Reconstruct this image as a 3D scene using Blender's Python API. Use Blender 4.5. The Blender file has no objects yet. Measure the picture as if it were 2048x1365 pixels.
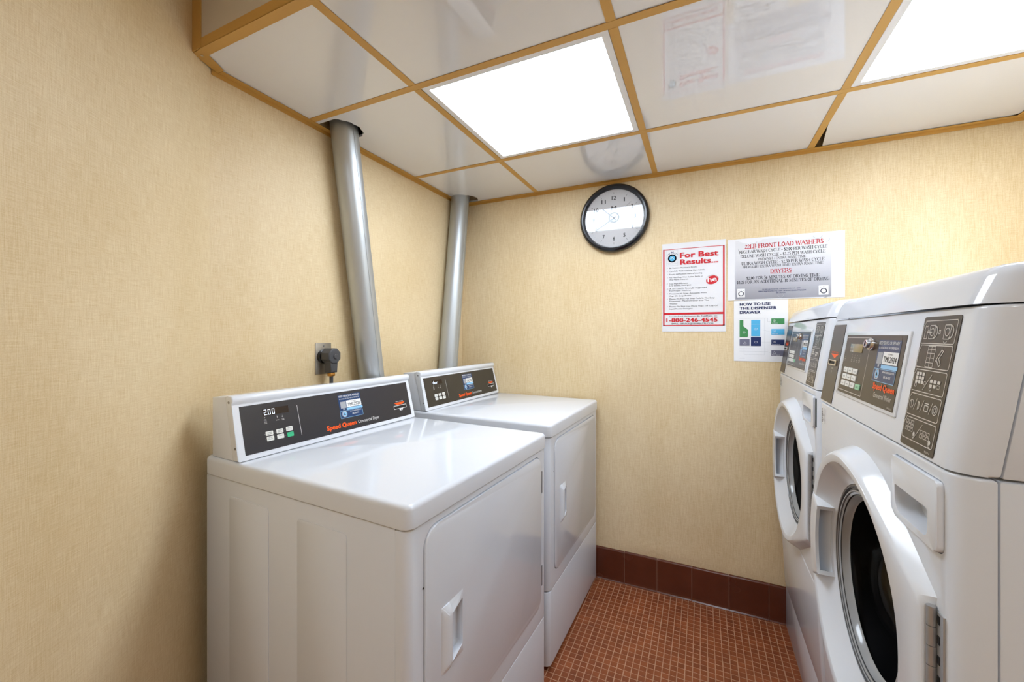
import bpy, bmesh, math, random
from mathutils import Vector, Matrix
random.seed(7)
PI = math.pi
S = bpy.context.scene
COL = S.collection

# ------------------------------------------------------------------ camera
FPX, CXP, HY, YAW = 829.82, 1003.2, 669.03, 0.4499
cam = bpy.data.cameras.new('camera')
camo = bpy.data.objects.new('camera', cam); COL.objects.link(camo)
camo.location = (1.2921, -1.0540, 1.2412)
camo.rotation_euler = (PI/2, 0, YAW)
cam.sensor_width = 36; cam.sensor_fit = 'HORIZONTAL'
cam.lens = FPX/2048*36
cam.shift_x = (1024-CXP)/2048
cam.shift_y = (HY-682.5)/2048
cam.clip_start = .02
S.camera = camo
# ------------------------------------------------------------------ world, exposure, lamp strengths
w = bpy.data.worlds.new('world'); S.world = w; w.use_nodes = True
w.node_tree.nodes['Background'].inputs[0].default_value = (.9, .95, 1, 1)
w.node_tree.nodes['Background'].inputs[1].default_value = .3
S.view_settings.view_transform = 'Standard'; S.view_settings.look = 'None'
S.view_settings.gamma = 1; S.view_settings.use_curve_mapping = False
S.view_settings.exposure = 0.42
PANEL_E = 11.0      # emission of the ceiling light diffusers
FILL_E = 15.0       # emission of the added fill panel, out of view behind the camera

H = 2.015; YB = 1.0798; S24 = .6096; GX = .4801; YE = -.385; XR = 2.42; ZU = 2.45

# ------------------------------------------------------------------ helpers
def tag(o, label=None, cat=None, group=None, kind=None):
    if label: o['label'] = label
    if cat: o['category'] = cat
    if group: o['group'] = group
    if kind: o['kind'] = kind
    return o
def empty(name, loc=(0,0,0), rz=0, label=None, cat=None, group=None):
    o = bpy.data.objects.new(name, None); COL.objects.link(o)
    o.location = loc; o.rotation_euler = (0,0,rz); o.empty_display_size = .05
    return tag(o, label, cat, group)
def link(name, bm, mat, parent=None, smooth=True, angle=35, loc=None, rot=None):
    me = bpy.data.meshes.new(name)
    bmesh.ops.recalc_face_normals(bm, faces=bm.faces)
    bm.to_mesh(me); bm.free()
    if mat: me.materials.append(mat)
    if smooth:
        me.shade_smooth(); me.set_sharp_from_angle(angle=math.radians(angle))
    o = bpy.data.objects.new(name, me); COL.objects.link(o)
    if parent: o.parent = parent
    if loc: o.location = loc
    if rot: o.rotation_euler = rot
    return o
def add_box(bm, x0, x1, y0, y1, z0, z1, bev=0, seg=2):
    t = bmesh.new()
    vs = [t.verts.new(p) for p in ((x0,y0,z0),(x1,y0,z0),(x1,y1,z0),(x0,y1,z0),(x0,y0,z1),(x1,y0,z1),(x1,y1,z1),(x0,y1,z1))]
    for f in ((0,3,2,1),(4,5,6,7),(0,1,5,4),(1,2,6,5),(2,3,7,6),(3,0,4,7)): t.faces.new([vs[i] for i in f])
    if bev: bmesh.ops.bevel(t, geom=t.edges[:], offset=bev, segments=seg, affect='EDGES', profile=.5)
    merge(bm, t); return bm
def merge(bm, t, M=None):
    if M is not None: bmesh.ops.transform(t, matrix=M, verts=t.verts)
    me = bpy.data.meshes.new('tmp'); t.to_mesh(me); t.free(); bm.from_mesh(me); bpy.data.meshes.remove(me)
def box(*a, **k):
    return add_box(bmesh.new(), *a, **k)
def rrpts(x0, x1, z0, z1, r, n=6):
    out = []
    rs = r if isinstance(r, (tuple, list)) else (r,)*4      # BL, BR, TR, TL
    for (cx, cz, a, rr_) in ((x0+rs[0], z0+rs[0], PI, rs[0]), (x1-rs[1], z0+rs[1], 1.5*PI, rs[1]), (x1-rs[2], z1-rs[2], 0, rs[2]), (x0+rs[3], z1-rs[3], .5*PI, rs[3])):
        for i in range(n+1):
            t = a+i*PI/2/n; out.append((cx+rr_*math.cos(t), cz+rr_*math.sin(t)))
    return out
def dedupe(pts):
    o = []
    for p in pts:
        if not o or (abs(p[0]-o[-1][0])+abs(p[1]-o[-1][1])) > 1e-6: o.append(p)
    if abs(o[0][0]-o[-1][0])+abs(o[0][1]-o[-1][1]) < 1e-6: o.pop()
    return o
def prism(pts, a0, a1, axis='y', bev0=0, bev1=0, seg=3, bm=None):
    """polygon extruded along an axis; bev0 / bev1 round the rim at a0 / a1"""
    t = bmesh.new(); pts = dedupe(pts)
    def P(p, a):
        return {'y': (p[0], a, p[1]), 'z': (p[0], p[1], a), 'x': (a, p[0], p[1])}[axis]
    lo = [t.verts.new(P(p, a0)) for p in pts]; hi = [t.verts.new(P(p, a1)) for p in pts]
    n = len(pts); t.faces.new(lo[::-1]); t.faces.new(hi)
    for i in range(n): t.faces.new((lo[i], lo[(i+1)%n], hi[(i+1)%n], hi[i]))
    t.verts.ensure_lookup_table()
    for b, ring in ((bev0, lo), (bev1, hi)):
        if b:
            rs = set(ring); es = [e for e in t.edges if e.verts[0] in rs and e.verts[1] in rs]
            bmesh.ops.bevel(t, geom=es, offset=b, segments=seg, affect='EDGES', profile=.5)
    if bm is None: return t
    merge(bm, t); return bm
def circ(cx, cz, r, n=48, a0=0, a1=2*PI, closed=True):
    m = n if closed else n+1
    return [(cx+r*math.cos(a0+(a1-a0)*i/n), cz+r*math.sin(a0+(a1-a0)*i/n)) for i in range(m)]
def lathe(prof, n=64, axis='y', bm=None, c=(0,0,0), close=False, a0=0, a1=2*PI):
    """prof: list of (radius, along axis)"""
    t = bmesh.new(); full = abs(a1-a0-2*PI) < 1e-6; m = n if full else n+1
    rings = []
    for k in range(m):
        a = a0+(a1-a0)*k/n; ca, sa = math.cos(a), math.sin(a); row = []
        for r, h in prof:
            v = {'y': (r*ca, h, r*sa), 'z': (r*ca, r*sa, h), 'x': (h, r*ca, r*sa)}[axis]
            row.append(t.verts.new((v[0]+c[0], v[1]+c[1], v[2]+c[2])))
        rings.append(row)
    L = len(prof)
    for k in range(m if full else m-1):
        A, B = rings[k], rings[(k+1) % m]
        for i in range(L if close else L-1):
            j = (i+1) % L
            try: t.faces.new((A[i], B[i], B[j], A[j]))
            except ValueError: pass
    bmesh.ops.remove_doubles(t, verts=t.verts, dist=1e-6)
    if bm is None: return t
    merge(bm, t); return bm
def tube(pts, r, n=16, bm=None, caps=True):
    t = bmesh.new(); pts = [Vector(p) for p in pts]; rings = []
    up = Vector((0,0,1)) if abs((pts[-1]-pts[0]).normalized().z) < .9 else Vector((1,0,0))
    for i, p in enumerate(pts):
        d = (pts[min(i+1, len(pts)-1)]-pts[max(i-1, 0)]).normalized()
        s = d.cross(up).normalized(); q = s.cross(d).normalized()
        rr_ = r[i] if isinstance(r, (list, tuple)) else r
        rings.append([t.verts.new(p+rr_*(math.cos(2*PI*k/n)*s+math.sin(2*PI*k/n)*q)) for k in range(n)])
    for A, B in zip(rings, rings[1:]):
        for k in range(n): t.faces.new((A[k], A[(k+1)%n], B[(k+1)%n], B[k]))
    if caps: t.faces.new(rings[0]); t.faces.new(rings[-1][::-1])
    if bm is None: return t
    merge(bm, t); return bm
def cut(bm, *cutters):
    """exact boolean difference, evaluated right away"""
    me = bpy.data.meshes.new('a'); bmesh.ops.recalc_face_normals(bm, faces=bm.faces); bm.to_mesh(me); bm.free()
    a = bpy.data.objects.new('a', me); COL.objects.link(a); obs = [a]
    for c in cutters:
        m2 = bpy.data.meshes.new('b'); bmesh.ops.recalc_face_normals(c, faces=c.faces); c.to_mesh(m2); c.free()
        b = bpy.data.objects.new('b', m2); COL.objects.link(b); obs.append(b)
        md = a.modifiers.new('m', 'BOOLEAN'); md.operation = 'DIFFERENCE'; md.object = b; md.solver = 'EXACT'
    dg = bpy.context.evaluated_depsgraph_get(); ev = a.evaluated_get(dg)
    out = bmesh.new(); r = bpy.data.meshes.new_from_object(ev); out.from_mesh(r)
    for o in obs: d = o.data; bpy.data.objects.remove(o); bpy.data.meshes.remove(d)
    bpy.data.meshes.remove(r)
    return out
def skirt(bm, rim, y):
    lo = [bm.verts.new((v.co.x, y, v.co.z)) for v in rim]; n = len(rim)
    for i in range(n): bm.faces.new((rim[i], rim[(i+1)%n], lo[(i+1)%n], lo[i]))
    bm.faces.new(lo)
def copy_tree(o, parent=None):
    c = o.copy(); COL.objects.link(c); c.parent = parent
    for ch in list(o.children): copy_tree(ch, c)
    return c

# ------------------------------------------------------------------ materials
def lin(r, g, b):
    f = lambda c: ((c/255)/12.92 if c/255 <= .04045 else (((c/255)+.055)/1.055)**2.4)
    return (f(r), f(g), f(b), 1)
def mat(name, rgb, rough=.5, metal=0, spec=.5, emit=0, noise=0, nscale=40, bump=0, bscale=200, coat=0, stretch=None):
    m = bpy.data.materials.new(name); m.use_nodes = True; nt = m.node_tree
    b = nt.nodes['Principled BSDF']; c = lin(*rgb)
    b.inputs['Base Color'].default_value = c; b.inputs['Roughness'].default_value = rough
    b.inputs['Metallic'].default_value = metal; b.inputs['Specular IOR Level'].default_value = spec
    if coat: b.inputs['Coat Weight'].default_value = coat; b.inputs['Coat Roughness'].default_value = .03
    if emit: b.inputs['Emission Color'].default_value = c; b.inputs['Emission Strength'].default_value = emit
    tc = nt.nodes.new('ShaderNodeTexCoord'); mp = nt.nodes.new('ShaderNodeMapping')
    nt.links.new(tc.outputs['Object'], mp.inputs[0])
    if stretch: mp.inputs['Scale'].default_value = stretch
    if noise:
        n = nt.nodes.new('ShaderNodeTexNoise'); n.inputs['Scale'].default_value = nscale; n.inputs['Detail'].default_value = 4
        nt.links.new(mp.outputs[0], n.inputs['Vector'])
        mx = nt.nodes.new('ShaderNodeMix'); mx.data_type = 'RGBA'
        mx.inputs[6].default_value = tuple(v*(1-noise) for v in c[:3])+(1,); mx.inputs[7].default_value = tuple(min(1, v*(1+noise)) for v in c[:3])+(1,)
        nt.links.new(n.outputs['Fac'], mx.inputs[0]); nt.links.new(mx.outputs[2], b.inputs['Base Color'])
    if bump:
        n = nt.nodes.new('ShaderNodeTexNoise'); n.inputs['Scale'].default_value = bscale; n.inputs['Detail'].default_value = 2
        nt.links.new(mp.outputs[0], n.inputs['Vector'])
        bp = nt.nodes.new('ShaderNodeBump'); bp.inputs['Strength'].default_value = bump; bp.inputs['Distance'].default_value = .001
        nt.links.new(n.outputs['Fac'], bp.inputs['Height']); nt.links.new(bp.outputs[0], b.inputs['Normal'])
    return m
def wallpaper():
    m = bpy.data.materials.new('woven_wallpaper'); m.use_nodes = True; nt = m.node_tree; N = nt.nodes; L = nt.links
    b = N['Principled BSDF']; b.inputs['Roughness'].default_value = .5; b.inputs['Specular IOR Level'].default_value = .35
    tc = N.new('ShaderNodeTexCoord')
    def noise(sc, scale, det=2):
        mp = N.new('ShaderNodeMapping'); mp.inputs['Scale'].default_value = sc; L.new(tc.outputs['Object'], mp.inputs[0])
        n = N.new('ShaderNodeTexNoise'); n.inputs['Scale'].default_value = scale; n.inputs['Detail'].default_value = det
        L.new(mp.outputs[0], n.inputs['Vector']); return n.outputs['Fac']
    def math_(op, a, c):
        q = N.new('ShaderNodeMath'); q.operation = op
        for i, v in enumerate((a, c)):
            if isinstance(v, (int, float)): q.inputs[i].default_value = v
            else: L.new(v, q.inputs[i])
        return q.outputs[0]
    v = noise((1, 1, .04), 620); h = noise((.05, .05, 1), 560); big = noise((1, 1, .45), 3.2, 4); speck = noise((1, 1, 1), 420, 3)
    weave = math_('ADD', math_('MULTIPLY', v, .55), math_('MULTIPLY', h, .45))
    weave = math_('ADD', weave, math_('MULTIPLY', speck, .35))
    cr = N.new('ShaderNodeValToRGB'); e = cr.color_ramp.elements
    e[0].position = .47; e[0].color = lin(219, 192, 145); e[1].position = .87; e[1].color = lin(243, 225, 190)
    L.new(weave, cr.inputs[0])
    mx = N.new('ShaderNodeMix'); mx.data_type = 'RGBA'; mx.blend_type = 'MULTIPLY'; mx.inputs[0].default_value = 1
    c2 = N.new('ShaderNodeValToRGB'); e = c2.color_ramp.elements
    e[0].position = .3; e[0].color = (.90, .87, .80, 1); e[1].position = .6; e[1].color = (1, 1, 1, 1)
    L.new(big, c2.inputs[0]); L.new(cr.outputs[0], mx.inputs[6]); L.new(c2.outputs[0], mx.inputs[7]); L.new(mx.outputs[2], b.inputs['Base Color'])
    bp = N.new('ShaderNodeBump'); bp.inputs['Strength'].default_value = .35; bp.inputs['Distance'].default_value = .0006
    L.new(weave, bp.inputs['Height']); L.new(bp.outputs[0], b.inputs['Normal'])
    return m
def tile_mat(name, lo, hi, pitch, rough=.45, off=(0,0,0)):
    m = bpy.data.materials.new(name); m.use_nodes = True; nt = m.node_tree; N = nt.nodes; L = nt.links
    b = N['Principled BSDF']; b.inputs['Roughness'].default_value = rough
    g = N.new('ShaderNodeNewGeometry')
    sn = N.new('ShaderNodeVectorMath'); sn.operation = 'SNAP'; sn.inputs[1].default_value = (pitch, pitch, 10)
    wn = N.new('ShaderNodeTexWhiteNoise'); wn.noise_dimensions = '3D'
    of = N.new('ShaderNodeVectorMath'); of.operation = 'SUBTRACT'; of.inputs[1].default_value = off; L.new(g.outputs['Position'], of.inputs[0])
    L.new(of.outputs[0], sn.inputs[0]); L.new(sn.outputs[0], wn.inputs['Vector'])
    n = N.new('ShaderNodeTexNoise'); n.inputs['Scale'].default_value = 14; n.inputs['Detail'].default_value = 5; L.new(g.outputs['Position'], n.inputs['Vector'])
    ad = N.new('ShaderNodeMath'); ad.operation = 'MULTIPLY_ADD'; ad.inputs[1].default_value = .16
    L.new(wn.outputs['Value'], ad.inputs[0]); 
    m2 = N.new('ShaderNodeMath'); m2.operation = 'MULTIPLY'; m2.inputs[1].default_value = .75; L.new(n.outputs['Fac'], m2.inputs[0]); L.new(m2.outputs[0], ad.inputs[2])
    cr = N.new('ShaderNodeValToRGB'); e = cr.color_ramp.elements
    e[0].position = .12; e[0].color = lin(*lo); e[1].position = .7; e[1].color = lin(*hi)
    L.new(ad.outputs[0], cr.inputs[0]); L.new(cr.outputs[0], b.inputs['Base Color'])
    n2 = N.new('ShaderNodeTexNoise'); n2.inputs['Scale'].default_value = 9; L.new(g.outputs['Position'], n2.inputs['Vector'])
    mr = N.new('ShaderNodeMapRange'); mr.inputs[3].default_value = rough-.05; mr.inputs[4].default_value = rough+.06
    L.new(n2.outputs['Fac'], mr.inputs[0]); L.new(mr.outputs[0], b.inputs['Roughness'])
    return m
def glass(name, tint=(1,1,1), refl=1.0, rough=0.0):
    m = bpy.data.materials.new(name); m.use_nodes = True; nt = m.node_tree; N = nt.nodes; L = nt.links
    N.remove(N['Principled BSDF']); out = N['Material Output']
    t = N.new('ShaderNodeBsdfTransparent'); t.inputs[0].default_value = tint+(1,)
    g = N.new('ShaderNodeBsdfGlossy'); g.inputs['Roughness'].default_value = rough
    f = N.new('ShaderNodeLayerWeight'); f.inputs[0].default_value = .5
    p5 = N.new('ShaderNodeMath'); p5.operation = 'POWER'; p5.inputs[1].default_value = 5; L.new(f.outputs['Facing'], p5.inputs[0])
    k = N.new('ShaderNodeMath'); k.operation = 'MULTIPLY_ADD'; k.inputs[1].default_value = .9*refl; k.inputs[2].default_value = .045*refl; k.use_clamp = True
    mx = N.new('ShaderNodeMixShader'); L.new(p5.outputs[0], k.inputs[0]); L.new(k.outputs[0], mx.inputs[0])
    L.new(t.outputs[0], mx.inputs[1]); L.new(g.outputs[0], mx.inputs[2]); L.new(mx.outputs[0], out.inputs[0])
    return m

M_WALL = wallpaper()
M_ENAMEL = mat('white_enamel', (221,225,233), .07, spec=.5, noise=.015, nscale=6, bump=.02, bscale=150)
M_PLASTIC = mat('white_plastic', (227,231,238), .16, noise=.01, nscale=10)
M_TILE_C = mat('gloss_ceiling_tile', (228,228,230), .02, spec=.8, noise=.02, nscale=3, coat=.6)
M_GRID = mat('tan_painted_metal', (204,157,80), .42, noise=.05, nscale=8)
M_DIFF = mat('light_diffuser', (230,242,255), .5, emit=PANEL_E)
M_FILL = mat('rear_fill_diffuser', (230,242,255), .5, emit=FILL_E)
M_FRAME = mat('white_lamp_frame', (235,235,235), .4, noise=.01)
M_DARK = mat('dark_void', (40,34,28), .9, noise=.1)
M_FASCIA = mat('soffit_board', (205,192,172), .55, noise=.04, nscale=5)
M_PLEN = mat('plenum_concrete', (120,108,92), .9, noise=.1)
M_UPPER = mat('upper_ceiling_paint', (228,226,220), .8, noise=.02)
M_FLOOR = mat('grout', (186,142,112), .85, noise=.12, nscale=60, bump=.4, bscale=500)
M_MOSAIC = tile_mat('mosaic_tile', (108,50,24), (158,85,46), .0254, .42, (.7273, 1.0805, -.5))
M_BASE = tile_mat('quarry_base_tile', (84,38,22), (102,50,31), .1524, .25, (.9444, 1, -.5))
M_BGROUT = mat('base_grout', (150,112,94), .85, noise=.1)
M_CHAR = mat('charcoal_panel', (47,46,51), .28, noise=.05, nscale=30)
M_TAUPE = mat('taupe_panel', (58,52,48), .3, noise=.04, nscale=30)
M_TAUPE2 = mat('taupe_strip', (66,61,59), .3, noise=.04, nscale=30)
M_BLACK = mat('black_plastic', (14,14,15), .3, noise=.1)
M_CLOCKF = mat('clock_black_frame', (16,18,26), .18, noise=.1)
M_RUB = mat('rubber_grey', (70,70,74), .45, noise=.1)
M_WHITE = mat('print_white', (240,240,240), .4, noise=.01)
M_PRN = mat('print_pale_line', (216,212,206), .4, noise=.01)
M_ORANGE = mat('print_orange', (255,92,22), .4, noise=.01)
M_RED = mat('print_red', (206,24,40), .4, noise=.02)
M_INK = mat('print_ink', (40,42,50), .5, noise=.02)
M_GREYINK = mat('print_grey', (170,172,178), .5, noise=.02)
M_NAVY = mat('print_navy', (24,42,92), .4, noise=.02)
M_SKY = mat('print_sky_blue', (82,178,224), .4, noise=.02)
M_PALEBLUE = mat('print_pale_blue', (150,205,245), .4, noise=.02)
M_STBLUE = mat('sticker_blue', (26,62,108), .3, noise=.05)
M_GREENP = mat('print_green', (66,140,84), .4, noise=.02)
M_SLATE = mat('print_slate', (112,112,132), .4, noise=.02)
M_KEY = mat('key_white', (236,236,232), .35, noise=.01)
M_KEYG = mat('key_green', (62,196,140), .35, noise=.02)
M_KEYPG = mat('key_pale_green', (150,206,168), .35, noise=.02)
M_LED = mat('led_digits', (225,238,255), .4, emit=.8)
M_LCD = mat('lcd_screen', (150,134,98), .15, noise=.05)
M_LEDBG = mat('led_window', (34,20,20), .2, noise=.1)
M_CHROME = mat('chrome', (220,220,222), .12, metal=1, noise=.03)
M_STEEL = mat('brushed_steel', (150,150,152), .32, metal=1, noise=.12, nscale=60, stretch=(1,1,12))
M_PLATE = mat('stainless_plate', (168,162,152), .42, metal=.8, noise=.08, nscale=90, stretch=(1,12,1))
M_BRASS = mat('brass', (205,150,80), .3, metal=1, noise=.1)
M_DUCT = mat('galvanised_steel', (186,191,195), .42, metal=.75, noise=.16, nscale=14, stretch=(1,1,.25), bump=.15, bscale=60)
M_PAPER = mat('laminated_paper', (232,232,236), .22, spec=.5, noise=.01)
M_PAPER2 = mat('poster_white', (238,238,240), .3, noise=.01)
M_HOLE = mat('black_slot', (6,6,6), .6, noise=.1)
M_GASKET = mat('door_inner_ring', (96,97,99), .18, noise=.1, nscale=5)
M_RINGL = mat('glass_rim_pale', (170,172,174), .12, noise=.05)
M_GLASS = glass('clear_glass', (1,1,1), .75)
M_GLASSD = glass('smoked_door_glass', (.45,.45,.46), .8, .02)
M_DRUM = mat('dark_drum', (30,30,32), .5, noise=.35, nscale=12)
M_BOOT = mat('dark_rubber_boot', (34,34,36), .4, noise=.3, nscale=14)
M_HINGE = mat('hinge_steel', (176,176,177), .28, metal=.6, noise=.06, nscale=40)
def gradient_mat():
    m = bpy.data.materials.new('silver_gradient_print'); m.use_nodes = True; nt = m.node_tree
    b = nt.nodes['Principled BSDF']; b.inputs['Roughness'].default_value = .22
    tc = nt.nodes.new('ShaderNodeTexCoord'); sx = nt.nodes.new('ShaderNodeSeparateXYZ'); nt.links.new(tc.outputs['Generated'], sx.inputs[0])
    cr = nt.nodes.new('ShaderNodeValToRGB'); e = cr.color_ramp.elements
    e[0].position = 0; e[0].color = lin(150,150,158); e[1].position = .75; e[1].color = lin(222,222,226)
    k = e.new(.45); k.color = lin(196,196,204)
    nt.links.new(sx.outputs[2], cr.inputs[0]); nt.links.new(cr.outputs[0], b.inputs['Base Color']); return m
M_GRAD = gradient_mat()
M_DIAL = mat('clock_dial', (205,205,209), .5, noise=.01)

# ------------------------------------------------------------------ flat print drawing (x right, z up, facing -y)
_tc = {}
def text_geo(s, bold=0.0):
    k = (s, bold)
    if k in _tc: return _tc[k]
    cu = bpy.data.curves.new('t', 'FONT'); cu.body = s; cu.size = 1; cu.resolution_u = 2; cu.offset = bold
    o = bpy.data.objects.new('t', cu); COL.objects.link(o)
    dg = bpy.context.evaluated_depsgraph_get(); me = bpy.data.meshes.new_from_object(o.evaluated_get(dg))
    vs = [(v.co.x, v.co.y) for v in me.vertices]; fs = [tuple(p.vertices) for p in me.polygons]
    bpy.data.objects.remove(o); bpy.data.curves.remove(cu); bpy.data.meshes.remove(me)
    _tc[k] = (vs, fs); return _tc[k]
CAP = None
SER = {  # capital letters of a seriffed face as strokes: (x0,y0,x1,y1,thick) in a unit cell; width first
 'A': (.95, [(.05,0,.46,1,0),(.46,1,.88,0,1),(.2,.36,.7,.36,0)]), 'B': (.8, [(.14,0,.14,1,1),(.14,1,.55,1,0),(.55,1,.66,.76,1),(.66,.76,.55,.53,0),(.14,.53,.55,.53,0),(.55,.53,.7,.27,1),(.7,.27,.55,0,0),(.14,0,.55,0,0)]),
 'C': (.85, [(.78,.8,.6,1,0),(.6,1,.35,1,0),(.35,1,.12,.7,1),(.12,.7,.12,.3,1),(.12,.3,.35,0,1),(.35,0,.62,0,0),(.62,0,.8,.22,0)]),
 'D': (.92, [(.14,0,.14,1,1),(.14,1,.5,1,0),(.5,1,.8,.72,1),(.8,.72,.8,.28,1),(.8,.28,.5,0,1),(.14,0,.5,0,0)]),
 'E': (.78, [(.14,0,.14,1,1),(.14,1,.68,1,0),(.68,1,.68,.8,0),(.14,.52,.52,.52,0),(.14,0,.7,0,0),(.7,0,.72,.22,0)]),
 'F': (.72, [(.14,0,.14,1,1),(.14,1,.66,1,0),(.66,1,.66,.8,0),(.14,.52,.5,.52,0)]),
 'G': (.9, [(.78,.8,.6,1,0),(.6,1,.35,1,0),(.35,1,.12,.7,1),(.12,.7,.12,.3,1),(.12,.3,.35,0,1),(.35,0,.62,0,0),(.62,0,.76,.1,0),(.76,.04,.76,.42,1)]),
 'H': (.95, [(.16,0,.16,1,1),(.78,0,.78,1,1),(.16,.52,.78,.52,0)]), 'I': (.42, [(.2,0,.2,1,1)]),
 'L': (.76, [(.16,0,.16,1,1),(.16,0,.68,0,0),(.68,0,.7,.24,0)]), 'M': (1.1, [(.14,0,.14,1,0),(.14,1,.52,.08,1),(.52,.08,.9,1,0),(.92,0,.92,1,1)]),
 'N': (.95, [(.16,0,.16,1,0),(.16,1,.78,0,1),(.78,0,.78,1,0)]), 'O': (.92, [(.44,1,.14,.72,1),(.14,.72,.14,.28,1),(.14,.28,.44,0,1),(.44,0,.76,.28,1),(.76,.28,.76,.72,1),(.76,.72,.44,1,1)]),
 'P': (.74, [(.14,0,.14,1,1),(.14,1,.52,1,0),(.52,1,.66,.74,1),(.66,.74,.52,.48,1),(.14,.48,.52,.48,0)]),
 'R': (.86, [(.14,0,.14,1,1),(.14,1,.52,1,0),(.52,1,.66,.75,1),(.66,.75,.52,.5,1),(.14,.5,.52,.5,0),(.46,.5,.8,0,1)]),
 'S': (.68, [(.56,.8,.44,1,0),(.44,1,.22,1,0),(.22,1,.1,.78,1),(.1,.78,.56,.26,1),(.56,.26,.44,0,1),(.44,0,.2,0,0),(.2,0,.1,.22,0)]),
 'T': (.8, [(.4,0,.4,1,1),(.06,1,.74,1,0),(.06,1,.06,.8,0),(.74,1,.74,.8,0)]), 'U': (.94, [(.16,1,.16,.28,1),(.16,.28,.36,0,1),(.36,0,.6,0,0),(.6,0,.78,.28,0),(.78,.28,.78,1,0)]),
 'W': (1.2, [(.06,1,.34,0,1),(.34,0,.6,.95,0),(.6,.95,.86,0,1),(.86,0,1.14,1,0)]), 'X': (.92, [(.1,1,.8,0,1),(.8,1,.1,0,0)]), 'Y': (.9, [(.08,1,.44,.48,1),(.82,1,.44,.48,0),(.44,.48,.44,0,1)]),
 '0': (.62, [(.3,1,.1,.7,1),(.1,.7,.1,.3,1),(.1,.3,.3,0,1),(.3,0,.5,.3,1),(.5,.3,.5,.7,1),(.5,.7,.3,1,1)]), '1': (.6, [(.32,0,.32,1,1),(.32,1,.14,.86,0),(.16,0,.48,0,0)]),
 '2': (.62, [(.1,.76,.28,1,0),(.28,1,.5,.76,1),(.5,.76,.08,.02,0),(.08,.02,.54,.02,1)]), '5': (.62, [(.5,1,.18,1,1),(.18,1,.14,.56,0),(.14,.56,.36,.6,0),(.36,.6,.52,.3,1),(.52,.3,.3,0,1),(.3,0,.08,.06,0)]),
 '6': (.62, [(.5,.98,.22,.76,0),(.22,.76,.1,.3,1),(.1,.3,.3,0,1),(.3,0,.52,.28,1),(.52,.28,.34,.56,0),(.34,.56,.14,.42,0)]),
 '$': (.64, [(.54,.78,.3,.94,0),(.3,.94,.1,.74,1),(.1,.74,.54,.26,1),(.54,.26,.3,.04,1),(.3,.04,.08,.2,0),(.31,-.12,.31,1.12,0)]),
 '/': (.4, [(.02,-.05,.32,1.05,0)]), '-': (.45, [(.06,.36,.36,.36,1)]), '.': (.32, [(.1,.04,.2,.04,2)]), ' ': (.42, [])}
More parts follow.
